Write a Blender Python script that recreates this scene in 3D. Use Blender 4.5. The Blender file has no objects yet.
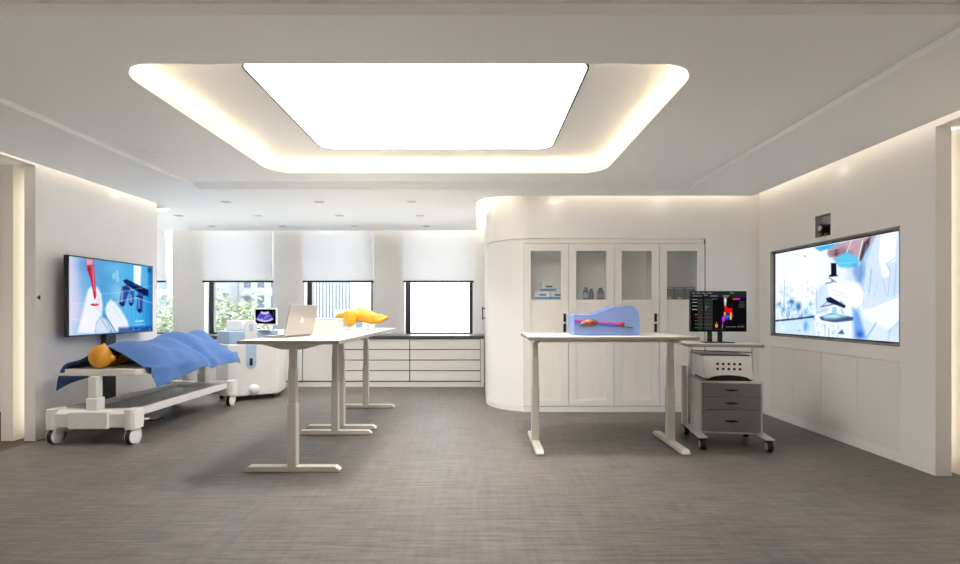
import bpy, bmesh, math, random
import numpy as np
from mathutils import Vector, Matrix, noise
random.seed(7)
PI = math.pi
scene = bpy.context.scene
COL = scene.collection

# ------------------------------------------------------------------ helpers
def s2l(c):
    return tuple(((v/255.0)/12.92 if v/255.0 <= .04045 else (((v/255.0)+.055)/1.055)**2.4) for v in c)

def mat(name, rgb, rough=.5, metal=0.0, spec=.5, bump=0, bscale=60, var=0, vscale=8):
    m = bpy.data.materials.new(name); m.use_nodes = True
    nt = m.node_tree; b = nt.nodes['Principled BSDF']
    c = s2l(rgb)
    b.inputs['Base Color'].default_value = (*c, 1)
    b.inputs['Roughness'].default_value = rough
    b.inputs['Metallic'].default_value = metal
    b.inputs['Specular IOR Level'].default_value = spec
    if bump or var:
        tc = nt.nodes.new('ShaderNodeTexCoord')
    if var:
        n = nt.nodes.new('ShaderNodeTexNoise'); n.inputs['Scale'].default_value = vscale
        n.inputs['Detail'].default_value = 5
        nt.links.new(tc.outputs['Object'], n.inputs['Vector'])
        r = nt.nodes.new('ShaderNodeValToRGB')
        r.color_ramp.elements[0].position = .3; r.color_ramp.elements[1].position = .7
        r.color_ramp.elements[0].color = (*[v*(1-var) for v in c], 1)
        r.color_ramp.elements[1].color = (*[min(1, v*(1+var)) for v in c], 1)
        nt.links.new(n.outputs['Fac'], r.inputs['Fac'])
        nt.links.new(r.outputs['Color'], b.inputs['Base Color'])
    if bump:
        n2 = nt.nodes.new('ShaderNodeTexNoise'); n2.inputs['Scale'].default_value = bscale
        n2.inputs['Detail'].default_value = 3
        nt.links.new(tc.outputs['Object'], n2.inputs['Vector'])
        bp = nt.nodes.new('ShaderNodeBump'); bp.inputs['Strength'].default_value = bump
        bp.inputs['Distance'].default_value = .004
        nt.links.new(n2.outputs['Fac'], bp.inputs['Height'])
        nt.links.new(bp.outputs['Normal'], b.inputs['Normal'])
    return m

def emis(name, rgb, strength):
    m = bpy.data.materials.new(name); m.use_nodes = True
    nt = m.node_tree; nt.nodes.clear()
    o = nt.nodes.new('ShaderNodeOutputMaterial'); e = nt.nodes.new('ShaderNodeEmission')
    e.inputs['Color'].default_value = (*s2l(rgb), 1); e.inputs['Strength'].default_value = strength
    nt.links.new(e.outputs[0], o.inputs['Surface'])
    return m

def see_through(name, rgb, fac, rough=.05, spec=.5):
    """fac = share that goes straight through, tinted"""
    m = bpy.data.materials.new(name); m.use_nodes = True
    nt = m.node_tree; b = nt.nodes['Principled BSDF']; o = nt.nodes['Material Output']
    b.inputs['Base Color'].default_value = (*s2l(rgb), 1); b.inputs['Roughness'].default_value = rough
    b.inputs['Specular IOR Level'].default_value = spec
    t = nt.nodes.new('ShaderNodeBsdfTransparent'); t.inputs['Color'].default_value = (*[.5+.5*v for v in s2l(rgb)], 1)
    mx = nt.nodes.new('ShaderNodeMixShader'); mx.inputs[0].default_value = fac
    nt.links.new(b.outputs[0], mx.inputs[1]); nt.links.new(t.outputs[0], mx.inputs[2])
    nt.links.new(mx.outputs[0], o.inputs['Surface'])
    return m

def link_mesh(name, me, m, parent=None, smooth=False, bevel=0, seg=2, auto=None):
    o = bpy.data.objects.new(name, me); COL.objects.link(o)
    if m is not None and len(me.materials) == 0: me.materials.append(m)
    if parent is not None: o.parent = parent
    if smooth:
        for p in me.polygons: p.use_smooth = True
        if auto is not None:
            try: me.set_sharp_from_angle(angle=math.radians(auto))
            except Exception: pass
    if bevel:
        bv = o.modifiers.new('Bevel', 'BEVEL'); bv.width = bevel; bv.segments = seg
        bv.limit_method = 'ANGLE'; bv.angle_limit = math.radians(40)
    return o

class MB:
    def __init__(s): s.v = []; s.f = []; s.mi = []; s.cur = 0
    def _add(s, vs, fs):
        b = len(s.v); s.v += [tuple(v) for v in vs]
        for f in fs: s.f.append([b+i for i in f]); s.mi.append(s.cur)
        return s
    def box(s, x0, x1, y0, y1, z0, z1):
        vs = [(x0,y0,z0),(x1,y0,z0),(x1,y1,z0),(x0,y1,z0),(x0,y0,z1),(x1,y0,z1),(x1,y1,z1),(x0,y1,z1)]
        return s._add(vs, [(0,3,2,1),(4,5,6,7),(0,1,5,4),(1,2,6,5),(2,3,7,6),(3,0,4,7)])
    def prism(s, pts, a, b, axis='z'):
        """polygon pts extruded from a to b along an axis; pts are (x,y), (x,z) for axis y, (y,z) for axis x"""
        n = len(pts)
        def T(p, h):
            return (p[0],p[1],h) if axis == 'z' else ((p[0],h,p[1]) if axis == 'y' else (h,p[0],p[1]))
        vs = [T(p,a) for p in pts] + [T(p,b) for p in pts]
        fs = [tuple(range(n))[::-1], tuple(range(n,2*n))] + [(i,(i+1)%n,n+(i+1)%n,n+i) for i in range(n)]
        return s._add(vs, fs)
    def rod(s, p, q, r, n=16, r2=None):
        p = Vector(p); q = Vector(q); d = (q-p).normalized(); r2 = r if r2 is None else r2
        u = d.orthogonal().normalized(); w = d.cross(u)
        vs = []
        for c, rr in ((p, r), (q, r2)):
            vs += [c+u*(rr*math.cos(2*PI*i/n))+w*(rr*math.sin(2*PI*i/n)) for i in range(n)]
        fs = [tuple(range(n))[::-1], tuple(range(n,2*n))] + [(i,(i+1)%n,n+(i+1)%n,n+i) for i in range(n)]
        return s._add(vs, fs)
    def tube(s, pts, r, n=10):
        for a, b in zip(pts, pts[1:]): s.rod(a, b, r, n)
        return s
    def lathe(s, prof, c=(0,0,0), n=24, axis='z'):
        """prof list of (radius, height)"""
        vs = []
        for r, h in prof:
            for i in range(n):
                a = 2*PI*i/n; x, y = r*math.cos(a), r*math.sin(a)
                if axis == 'z': vs.append((c[0]+x, c[1]+y, c[2]+h))
                elif axis == 'x': vs.append((c[0]+h, c[1]+x, c[2]+y))
                else: vs.append((c[0]+x, c[1]+h, c[2]+y))
        k = len(prof); fs = []
        for j in range(k-1):
            for i in range(n):
                fs.append((j*n+i, j*n+(i+1)%n, (j+1)*n+(i+1)%n, (j+1)*n+i))
        fs.append(tuple(range(n))[::-1]); fs.append(tuple((k-1)*n+i for i in range(n)))
        return s._add(vs, fs)
    def ball(s, c, rx, ry, rz, n=20, m=12, rot=None):
        vs = []; fs = []
        for j in range(m+1):
            t = PI*j/m
            for i in range(n):
                a = 2*PI*i/n
                p = Vector((rx*math.sin(t)*math.cos(a), ry*math.sin(t)*math.sin(a), rz*math.cos(t)))
                if rot is not None: p = rot @ p
                vs.append((c[0]+p.x, c[1]+p.y, c[2]+p.z))
        for j in range(m):
            for i in range(n):
                fs.append((j*n+i, (j+1)*n+i, (j+1)*n+(i+1)%n, j*n+(i+1)%n))
        return s._add(vs, fs)
    def mesh(s, name):
        me = bpy.data.meshes.new(name); me.from_pydata(s.v, [], s.f)
        for p, k in zip(me.polygons, s.mi): p.material_index = k
        bm = bmesh.new(); bm.from_mesh(me)
        bmesh.ops.remove_doubles(bm, verts=bm.verts, dist=1e-6)
        bmesh.ops.recalc_face_normals(bm, faces=bm.faces); bm.to_mesh(me); bm.free()
        me.update(); return me
    def build(s, name, m, parent=None, **k):
        me = s.mesh(name)
        if isinstance(m, (list, tuple)):
            for q in m: me.materials.append(q)
            m = None
        return link_mesh(name, me, m, parent, **k)

def tag(o, label=None, cat=None, group=None, kind=None):
    if label: o['label'] = label
    if cat: o['category'] = cat
    if group: o['group'] = group
    if kind: o['kind'] = kind
    return o

def thing(name, label, cat, loc=(0,0,0), rz=0, group=None):
    o = bpy.data.objects.new(name, None); COL.objects.link(o)
    o.empty_display_size = .1
    o.location = loc; o.rotation_euler = (0,0,rz)
    return tag(o, label, cat, group)

def kids(o): return [c for c in bpy.data.objects if c.parent == o]

def dup(o, parent=None, loc=None, rz=None, label=None):
    c = o.copy(); COL.objects.link(c)
    if parent is not None: c.parent = parent
    if loc is not None: c.location = loc
    if rz is not None: c.rotation_euler = (0,0,rz)
    if label: c['label'] = label
    for ch in kids(o): dup(ch, c)
    return c

def plate(loops, a, b, axis='z'):
    """flat plate from closed outline loops (first outer, others holes), extruded between a and b; returns MB-like vert/face lists"""
    cu = bpy.data.curves.new('tmp', 'CURVE'); cu.dimensions = '2D'; cu.fill_mode = 'BOTH'
    cu.extrude = (b-a)/2
    for lp in loops:
        sp = cu.splines.new('POLY'); sp.points.add(len(lp)-1)
        for p, q in zip(sp.points, lp): p.co = (q[0], q[1], 0, 1)
        sp.use_cyclic_u = True
    o = bpy.data.objects.new('tmp', cu); COL.objects.link(o)
    dg = bpy.context.evaluated_depsgraph_get(); dg.update()
    me = bpy.data.meshes.new_from_object(o.evaluated_get(dg))
    mid = (a+b)/2
    def T(p):
        if axis == 'z': return (p[0], p[1], p[2]+mid)
        if axis == 'y': return (p[0], p[2]+mid, p[1])
        return (p[2]+mid, p[0], p[1])
    vs = [T(v.co) for v in me.vertices]; fs = [tuple(p.vertices) for p in me.polygons]
    bpy.data.objects.remove(o); bpy.data.curves.remove(cu); bpy.data.meshes.remove(me)
    return vs, fs

def rrect(x0, x1, y0, y1, r, n=8):
    pts = []
    for cx, cy, a0 in ((x1-r,y1-r,0),(x0+r,y1-r,PI/2),(x0+r,y0+r,PI),(x1-r,y0+r,1.5*PI)):
        for i in range(n+1):
            a = a0+PI/2*i/n; pts.append((cx+r*math.cos(a), cy+r*math.sin(a)))
    return pts
def rect(x0, x1, y0, y1): return [(x0,y0),(x1,y0),(x1,y1),(x0,y1)]
def arc(cx, cy, r, a0, a1, n=12):
    return [(cx+r*math.cos(a0+(a1-a0)*i/n), cy+r*math.sin(a0+(a1-a0)*i/n)) for i in range(n+1)]

# ------------------------------------------------------------------ camera: level, 1.3 m above the floor
F = 485.0; EYE = 1.30; VX = 478.0; VY = 310.0
def W(px, py, Y): return Vector(((px-VX)*Y/F, Y, EYE-(py-VY)*Y/F))
cam_d = bpy.data.cameras.new('camera'); cam = bpy.data.objects.new('camera', cam_d); COL.objects.link(cam)
cam.location = (0, 0, EYE); cam.rotation_euler = (PI/2, 0, 0)
cam_d.sensor_width = 36; cam_d.lens = 36*F/960
cam_d.shift_x = (480-VX)/960; cam_d.shift_y = (VY-282)/960
cam_d.clip_start = .05; cam_d.clip_end = 500
scene.camera = cam

# ------------------------------------------------------------------ materials
M_wall = mat('white wall paint', (235,233,231), .55, bump=.05, bscale=90)
M_ceil = mat('white ceiling paint', (251,251,250), .7)
M_lacquer = mat('white lacquer panel', (230,227,223), .32)
M_jamb = mat('cream door jamb', (238,234,226), .45)
M_white = mat('white plastic', (232,231,229), .35)
M_steelwhite = mat('white powder coated steel', (208,203,194), .38)
M_black = mat('black plastic', (14,14,15), .3)
M_tyre = mat('black rubber', (16,16,16), .55)
M_dark = mat('dark grey metal', (62,62,64), .4, .3)
M_bezel = mat('dark bezel', (38,38,40), .35)
M_reveal = mat('brushed grey reveal', (150,147,142), .45, .1)
M_chrome = mat('chrome', (205,205,208), .15, 1.0)
M_alu = mat('anodised aluminium', (176,171,164), .38, .35)
M_gap = mat('dark shadow gap', (48,44,42), .8)
M_greydoor = mat('mid grey drawer front', (116,114,112), .45)
M_yellow = mat('amber plastic', (228,164,36), .38, var=.06, vscale=12)
M_orangeskin = mat('orange mannequin plastic', (226,160,48), .45, var=.08, vscale=20)
M_stone = mat('dark granite worktop', (86,84,84), .35, var=.45, vscale=120)
M_brown = mat('dark brown timber floor', (58,42,28), .5, var=.2, vscale=6)
M_glass = see_through('clear glass pane', (245,250,252), .93, .03)
M_frost = see_through('ribbed frosted film', (240,236,230), .08, .5)
M_frame = mat('black window frame', (30,32,34), .45)
M_interior = mat('cabinet interior', (240,236,231), .6)

def floor_material():
    m = bpy.data.materials.new('grey brown stone floor'); m.use_nodes = True
    nt = m.node_tree; b = nt.nodes['Principled BSDF']; N = nt.nodes.new; L = nt.links.new
    tc = N('ShaderNodeTexCoord')
    def streak(sx, sy, sc, det=6, rough=.62):
        mp = N('ShaderNodeMapping'); mp.inputs['Scale'].default_value = (sx, sy, 1)
        L(tc.outputs['Object'], mp.inputs['Vector'])
        n = N('ShaderNodeTexNoise'); n.inputs['Scale'].default_value = sc; n.inputs['Detail'].default_value = det
        n.inputs['Roughness'].default_value = rough
        L(mp.outputs[0], n.inputs['Vector']); return n
    n1 = streak(.8, 10, 3.6, 9, .68); n2 = streak(9, .8, 2.6); n3 = streak(1, 1, .9, 3)
    n4 = streak(5, 22, 6, 4)
    def mix(a, bb, f, mode='MIX'):
        x = N('ShaderNodeMix'); x.data_type = 'RGBA'; x.blend_type = mode
        if isinstance(f, float): x.inputs[0].default_value = f
        else: L(f, x.inputs[0])
        for k, v in ((6, a), (7, bb)):
            if isinstance(v, tuple): x.inputs[k].default_value = v
            else: L(v, x.inputs[k])
        return x.outputs[2]
    def ramp(src, p0, p1, c0, c1):
        r = N('ShaderNodeValToRGB'); e = r.color_ramp.elements
        e[0].position = p0; e[1].position = p1; e[0].color = (*c0, 1); e[1].color = (*c1, 1)
        L(src, r.inputs[0]); return r.outputs[0]
    c0 = s2l((62,58,55)); c1 = s2l((140,132,124))
    base = ramp(n1.outputs['Fac'], .36, .66, c0, c1)
    cross = ramp(n2.outputs['Fac'], .3, .7, s2l((64,60,58)), s2l((128,121,114)))
    col = mix(base, cross, .32)
    big = ramp(n3.outputs['Fac'], .35, .65, s2l((101,92,84)), s2l((95,93,92)))
    col = mix(col, big, .35)
    pits = ramp(n4.outputs['Fac'], .30, .38, (.35,.33,.32), (1,1,1))
    col = mix(col, pits, 1.0, 'MULTIPLY')
    # big tiles: every tile a slightly different tone
    br = N('ShaderNodeTexBrick'); br.inputs['Scale'].default_value = 1
    br.inputs['Brick Width'].default_value = 1.2; br.inputs['Row Height'].default_value = .6
    br.inputs['Mortar Size'].default_value = .0012; br.inputs['Bias'].default_value = 0
    br.inputs['Color1'].default_value = (.93,.93,.93,1); br.inputs['Color2'].default_value = (1.05,1.05,1.05,1)
    br.inputs['Mortar'].default_value = (.75,.75,.75,1)
    L(tc.outputs['Object'], br.inputs['Vector'])
    col = mix(col, br.outputs['Color'], 1.0, 'MULTIPLY')
    L(col, b.inputs['Base Color'])
    rr = N('ShaderNodeMapRange'); rr.inputs[3].default_value = .42; rr.inputs[4].default_value = .62
    L(n1.outputs['Fac'], rr.inputs[0]); L(rr.outputs[0], b.inputs['Roughness'])
    b.inputs['Specular IOR Level'].default_value = .36
    bp = N('ShaderNodeBump'); bp.inputs['Strength'].default_value = .12; bp.inputs['Distance'].default_value = .004
    L(n1.outputs['Fac'], bp.inputs['Height']); L(bp.outputs[0], b.inputs['Normal'])
    return m
M_floor = floor_material()

def fabric_material(name, rgb, bump=.35, scale=260):
    m = mat(name, rgb, .85, spec=.15, bump=bump, bscale=scale, var=.07, vscale=70)
    m.node_tree.nodes['Principled BSDF'].inputs['Sheen Weight'].default_value = .15
    return m
M_cloth = fabric_material('blue surgical drape', (76,112,168))
def blind_material():
    m = bpy.data.materials.new('white roller blind'); m.use_nodes = True
    nt = m.node_tree; b = nt.nodes['Principled BSDF']; o = nt.nodes['Material Output']
    b.inputs['Base Color'].default_value = (*s2l((236,236,236)), 1); b.inputs['Roughness'].default_value = .8
    t = nt.nodes.new('ShaderNodeBsdfTranslucent'); t.inputs['Color'].default_value = (.93,.93,.94,1)
    mx = nt.nodes.new('ShaderNodeMixShader'); mx.inputs[0].default_value = .22
    nt.links.new(b.outputs[0], mx.inputs[1]); nt.links.new(t.outputs[0], mx.inputs[2])
    nt.links.new(mx.outputs[0], o.inputs['Surface']); return m
M_blind = blind_material()

# ------------------------------------------------------------------ the room shell
HC = 2.72            # lower ceiling
HT = 2.76            # raised middle of the ceiling
HU = 2.885           # ceiling inside the light cove
XL, XR = -4.39, 3.585
YB = 6.18            # front of the cupboard wall
YW = 8.80            # window wall
TOP = 2.98
SX = .11             # side wall of the rounded block

def struct(name, mb, m, **k):
    return tag(mb.build(name, m, **k), kind='structure')

struct('floor', MB().box(XL, 4.8, -2.6, YB+.6, -.06, 0).box(XL, XR, YB+.6, YW+.3, -.06, 0).box(-6.7, XL, 6.4, YW+.3, -.06, 0), M_floor)
struct('trim_1', MB().box(-6.4, XL, 2.6, 6.4, -.06, -.004), M_brown)          # dark floor beyond the left opening

# ceiling: lower plate with a rounded edge that leaves a light slot along the walls
ce = MB()
R = .13
outer = [(3.42,-2.6), (3.42, 6.03)]
outer += arc(.43, 6.48, .45, -PI/2, -PI, 14)            # follows the rounded block corner
outer += [(-.02, 8.66), (-6.6, 8.66), (-6.6, 6.98), (-4.62, 6.98)]
outer += arc(-4.60, 6.68, .30, PI/2, 0, 10)[1:]
outer += [(-4.28, 6.6), (-4.28,-2.6)]
ce._add(*plate([outer, rect(-3.27, 2.48, -2.55, 5.69)], HC, HT))
cove = rrect(-2.19, 1.335, 2.878, 5.17, .24)
ce._add(*plate([rect(-3.5, 2.7, 2.40, 5.9), cove], HT, HT+.057))
ce.box(-3.5, 2.7, -2.55, 2.47, 2.82, 2.86)              # nearer bay, a step higher
ce._add(*plate([rrect(-2.34, 1.535, 2.70, 5.345, .3)], HU, HU+.03))
ce._add(*plate([rrect(-2.36, 1.555, 2.68, 5.365, .32), rrect(-2.34, 1.535, 2.70, 5.345, .3)], HT+.057, HU+.02))
ce.box(-6.7, 4.8, -2.7, YW+.3, TOP, TOP+.1)
ce.prism([(5.50, HT+.001), (5.70, HC), (5.70, HT+.001)], -3.27, 2.48, 'x')
struct('ceiling', ce, M_ceil)

# walls
wl = MB()
wl.box(XL-.11, XL, 4.81, 6.63, 0, TOP)                  # the wall behind the freestanding screen
wl.box(XL-.3, XL-.11, 4.81+.25, 6.63, 0, TOP)
wl.box(XL-1.8, XL, 2.3, 4.81, 2.735, TOP)               # over the opening
wl.box(XL-.12, XL, -2.6, 3.3, 0, TOP)
struct('wall_left', wl, M_wall)
jl = MB().box(-4.73, -4.61, 4.81, 5.06, 0, 2.735)
struct('trim_2', jl, M_jamb)
struct('trim_3', MB().box(-6.4, -6.3, 2.3, 6.4, 0, TOP).box(-6.4, -4.69, 6.2, 6.4, 0, TOP).box(-6.4, -4.4, 2.3, 2.4, 0, TOP), M_jamb)
struct('wall_far_left', MB().box(-6.7, -6.6, 6.4, YW+.3, 0, TOP).box(-6.7, XL-.3, 6.4, 6.63, 0, TOP), M_wall)

# right wall with niches for the screen and the camera and an opening for the cupboards
TVY0, TVY1, TVZ0, TVZ1 = 4.12, 5.95, .985, 2.018
CN = (4.93, 5.16, 2.062, 2.292)
wr = MB()
wr._add(*plate([rect(3.80, YB+.5, 0, TOP), rect(TVY0, TVY1, TVZ0, TVZ1), rect(CN[0], CN[1], CN[2], CN[3]), rect(TVY0, TVY1, .092, .857)], XR, XR+.07, axis='x'))
wr.box(XR+.07, XR+.125, 3.80, YB+.5, 0, TOP)
wr.box(XR+.125, XR+.6, 4.05, YB+.5, 0, TOP)
wr.box(XR, XR+1.2, 2.3, 3.80, 2.735, TOP)
wr.box(XR, XR+.12, -2.6, 2.4, 0, TOP)
struct('wall_right', wr, M_wall)
struct('trim_4', MB().box(3.80, 3.92, 2.9, 4.05, 0, 2.735), M_jamb)
struct('wall_rear', MB().box(-4.6, 4.8, -2.7, -2.6, 0, TOP), M_wall)
struct('trim_5', MB().box(4.5, 4.6, 2.3, 4.1, 0, TOP).box(3.7, 4.6, 2.3, 2.4, 0, TOP), M_jamb)

# rounded block with the tall cupboard
CX0, CX1, CZ1 = .577, 2.889, 2.21
def curve_strip(r_in, r_out, z0, z1, x_end):
    c = (.74, 6.81)
    ao = -PI/2-math.asin(max(0, c[0]-x_end)/r_out); ai = -PI/2-math.asin(max(0, c[0]-x_end)/r_in)
    o = ([(x_end, c[1]-r_out)] if x_end > c[0] else []) + arc(c[0], c[1], r_out, ao, -PI, 16) + [(c[0]-r_out, YW)]
    i = [(c[0]-r_in, YW)] + arc(c[0], c[1], r_in, -PI, ai, 16) + ([(x_end, c[1]-r_in)] if x_end > c[0] else [])
    return o + i
wb = MB()
wb._add(*plate([curve_strip(.55, .63, CZ1+.004, TOP, .76)], CZ1+.004, TOP))
wb._add(*plate([curve_strip(.54, .618, 0, CZ1, .577)], 0, CZ1-.004))
wb.box(.76, XR+.05, YB, YB+.08, CZ1, TOP)
wb.box(CX1+.012, XR+.05, YB, YB+.08, 0, CZ1)
wb.box(CX0-.02, CX1+.1, YB+.5, YB+.56, 0, TOP)
wb.box(CX1+.012, CX1+.06, YB+.08, YB+.5, 0, CZ1)
wb.box(CX0-.05, CX0-.012, YB+.10, YB+.5, 0, CZ1)
wb.box(CX0-.04, CX1+.05, YB+.08, YB+.5, CZ1+.01, CZ1+.05)
struct('wall_back', wb, M_wall)
struct('trim_6', MB()._add(*plate([curve_strip(.542, .6235, 0, 0, .577)], 0, .075)), M_lacquer)

# window wall
WX = [-6.158, -4.344, -2.53, -.715]; WW = 1.235; SILL = .80
ww = MB()
holes = [rect(x-WW/2, x+WW/2, SILL, 2.94) for x in WX[1:]] + [rect(-6.55, WX[0]+WW/2, SILL, 2.94)]
ww._add(*plate([rect(-6.7, SX+.08, 0, TOP)] + holes, YW, YW+.26, axis='y'))
struct('wall_windows', ww, M_wall)
for i, x in enumerate(WX):
    fw = MB(); x0, x1 = max(-6.55, x-WW/2), x+WW/2
    fw.box(x0, x0+.085, YW+.15, YW+.22, SILL, 2.94).box(x1-.06, x1, YW+.15, YW+.22, SILL, 2.94)
    fw.box(x0+.085, x1-.06, YW+.15, YW+.22, SILL, .885).box(x0+.085, x1-.06, YW+.15, YW+.22, 2.88, 2.94)
    w = struct('window_%d' % (i+1), fw, M_frame)
    MB().box(x0+.08, x1-.055, YW+.18, YW+.19, .88, 2.885).build('pane', M_glass, w)

# ------------------------------------------------------------------ lamps
def area(name, loc, rot, sx, sy, power, rgb):
    d = bpy.data.lights.new(name, 'AREA'); d.shape = 'RECTANGLE'; d.size = sx; d.size_y = sy
    d.energy = power; d.color = s2l(rgb)
    o = bpy.data.objects.new(name, d); COL.objects.link(o); o.location = loc; o.rotation_euler = rot; return o
def spot(name, loc, power, angle=100, blend=.9, rgb=(255,244,228), size=.03):
    d = bpy.data.lights.new(name, 'SPOT'); d.energy = power; d.spot_size = math.radians(angle); d.spot_blend = blend
    d.color = s2l(rgb); d.shadow_soft_size = size
    o = bpy.data.objects.new(name, d); COL.objects.link(o); o.location = loc; return o
WARM = (255,240,216)
# luminous ceiling panel
pl = thing('ceiling_light_panel', 'large flat white luminous panel with rounded corners set inside the ceiling cove', 'ceiling light', (-.405, 3.93, HU-.011))
MB()._add(*plate([rrect(-1.13, 1.13, -.88, .84, .13), rrect(-1.118, 1.118, -.868, .828, .12)], 0, .02)).build('trim_ring', M_black, pl)
MB()._add(*plate([rrect(-1.118, 1.118, -.868, .828, .12)], .006, .018)).build('diffuser', emis('panel glow', (255,254,252), 3.1), pl)
for x in (-1.3, .42): setattr(area('added_shadow_lamp', (x, 4.25, HU-.0075), (0, 0, 0), .34, .34, 17, (255,252,248)).data, 'spread', math.radians(118))  # extra lamps without a fixture, added to sharpen the desk shadows
# LED lines in the ceiling cove, shining inwards over the upper ceiling
cz = HT+.057+.033
P_C = 2.8
CW = (255,230,186)
area('cove_led_left', (-2.30, 4.02, cz), (0, -PI/2, 0), .05, 2.2, P_C, CW)
area('cove_led_right', (1.495, 4.02, cz), (0, PI/2, 0), .05, 2.2, P_C, CW)
area('cove_led_back', (-.40, 5.305, cz), (-PI/2, 0, 0), 3.4, .05, P_C*1.55, CW)
area('cove_led_front', (-.40, 2.74, cz), (PI/2, 0, 0), 3.4, .05, P_C*1.55, CW)
# LED lines in the wall slots
P_S = 1.2
area('slot_led_left', (-4.30, 5.0, 2.83), (0, PI/2-.5, 0), .03, 3.2, P_S, WARM)
area('slot_led_right', (3.44, 4.6, 2.83), (0, -PI/2+.5, 0), .03, 3.0, P_S, WARM)
area('slot_led_cupboards', (2.1, 6.05, 2.83), (PI/2-.5, 0, 0), 2.6, .03, P_S, WARM)
for k, a in enumerate((205, 235, 258)):
    a = math.radians(a); area('slot_led_corner', (.43+.43*math.cos(a), 6.48+.43*math.sin(a), 2.83), (PI/2-.5, 0, a+PI-PI/2), .2, .03, P_S*.12, WARM)
area('slot_led_block', (-.005, 7.5, 2.80), (0, -PI/2-.6, 0), .03, 2.0, 5, WARM)
area('slot_led_end', (-4.5, 6.93, 2.80), (-PI/2-.7, 0, 0), .3, .03, 1.6, WARM)
area('slot_led_windows', (-2.9, 8.68, 2.83), (PI/2-.5, 0, 0), 5.6, .03, P_S*.7, WARM)
# LED lines in the door pockets
area('pocket_led_left', (-4.555, 5.04, 1.36), (-PI/2, 0, 0), .08, 2.6, 1.1, (255,244,226))
area('pocket_led_right', (3.76, 4.03, 1.36), (-PI/2, 0, 0), .06, 2.6, 1.1, (255,244,226))

# downlights
dl0 = None
rows = [(6.36, [-3.30,-2.08,-.87], 'row nearest the luminous panel'), (7.29, [-4.5,-3.30,-2.08,-.87], 'middle row'), (8.2, [-4.5,-3.30,-2.08,-.87], 'row nearest the windows')]
place = {-4.5: 'left end', -3.30: 'left of its centre', -2.08: 'right of its centre', -.87: 'right end'}
for y, xs, rn in rows:
    for x in xs:
        where = place[x] if len(xs) == 4 else {-3.30:'left end',-2.08:'middle',-.87:'right end'}[x]
        lab = 'tiny recessed ceiling downlight, %s of the %s' % (where, rn)
        if dl0 is None:
            dl0 = thing('downlight', lab, 'ceiling light', (x, y, HC), 0, 'recessed downlights in the far ceiling')
            MB()._add(*plate([rrect(-.06,.06,-.045,.045,.01), rrect(-.045,.045,-.03,.03,.006)], -.006, -.0005)).build('trim_ring', M_steelwhite, dl0)
            MB().box(-.045,.045,-.03,.03,-.003,-.0006).build('lens', mat('lens grey', (185,185,185), .3), dl0)
        else: dup(dl0, loc=(x, y, HC), label=lab)
        spot('downlight_lamp', (x, y, HC-.02), {6.36: 55, 7.29: 16, 8.2: 4}[y], 105, rgb=(255,252,246))
# fill spots added unseen over and behind the viewer, to lift the ceiling by bounce
for y in (-1.8, -.9, 0):
    for x in (-3.2, -1.3, .6, 2.5): spot('near_bay_fill_lamp', (x, y, 2.80), 135, 78, rgb=(255,250,242))
# unseen lamps added beyond the two openings to send extra light into the room
for x, y in ((-5.4, 3.4), (-5.4, 4.8), (4.2, 2.8), (4.2, 3.5)): spot('corridor_fill_lamp', (x, y, 2.7), 45, 110, rgb=(255,248,236))
# wall washers inside the slots
for nm, (x, y), where in (('a', (.98, 6.105), 'above the left half of the tall cupboard'), ('b', (2.29, 6.105), 'above the right half of the tall cupboard'),
             ('c', (-4.335, 5.85), 'above the freestanding screen'), ('d', (3.50, 4.75), 'above the recessed wall screen')):
    t = thing('slot_spotlight', 'small spotlight hidden in the ceiling slot ' + where, 'ceiling light', (x, y, 2.80), 0, 'wall washing spotlights')
    MB().lathe([(.022,0),(.028,.01),(.028,.06)], n=16).build('housing', M_dark, t)
    MB().rod((0,0,.06), (0,0,TOP-2.80), .006, 8).build('stem', M_dark, t)
    spot('slot_lamp', (x, y, 2.79), .55, 130, 1.0, size=.04)

# faint slot diffuser in the raised ceiling
t = thing('air_diffuser', 'faint white linear air diffuser grille in the ceiling left of the cove', 'air vent', (-3.10, 4.45, HT))
MB()._add(*plate([rect(-.08,.08,-.2,.2), rect(-.068,.068,-.18,.18)], -.004, -.0005)).build('frame', M_ceil, t)
g = MB()
for k in range(6): g.box(-.068, .068, -.165+k*.06, -.14+k*.06, -.003, -.0005)
g.build('slat', M_ceil, t)

# world and sun (outside only: the room is closed to them except for the windows)
w = bpy.data.worlds.new('world'); scene.world = w; w.use_nodes = True
bg = w.node_tree.nodes['Background']
bg.inputs['Color'].default_value = (*s2l((240,246,255)), 1); bg.inputs['Strength'].default_value = 4.0
sd = bpy.data.lights.new('sun', 'SUN'); sd.energy = 18; sd.angle = .02; sd.color = (1,.96,.9)
so = bpy.data.objects.new('sun', sd); COL.objects.link(so); so.rotation_euler = Vector((.62,.22,-.9)).to_track_quat('-Z','Y').to_euler(); so.location = (0,0,30)

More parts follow.
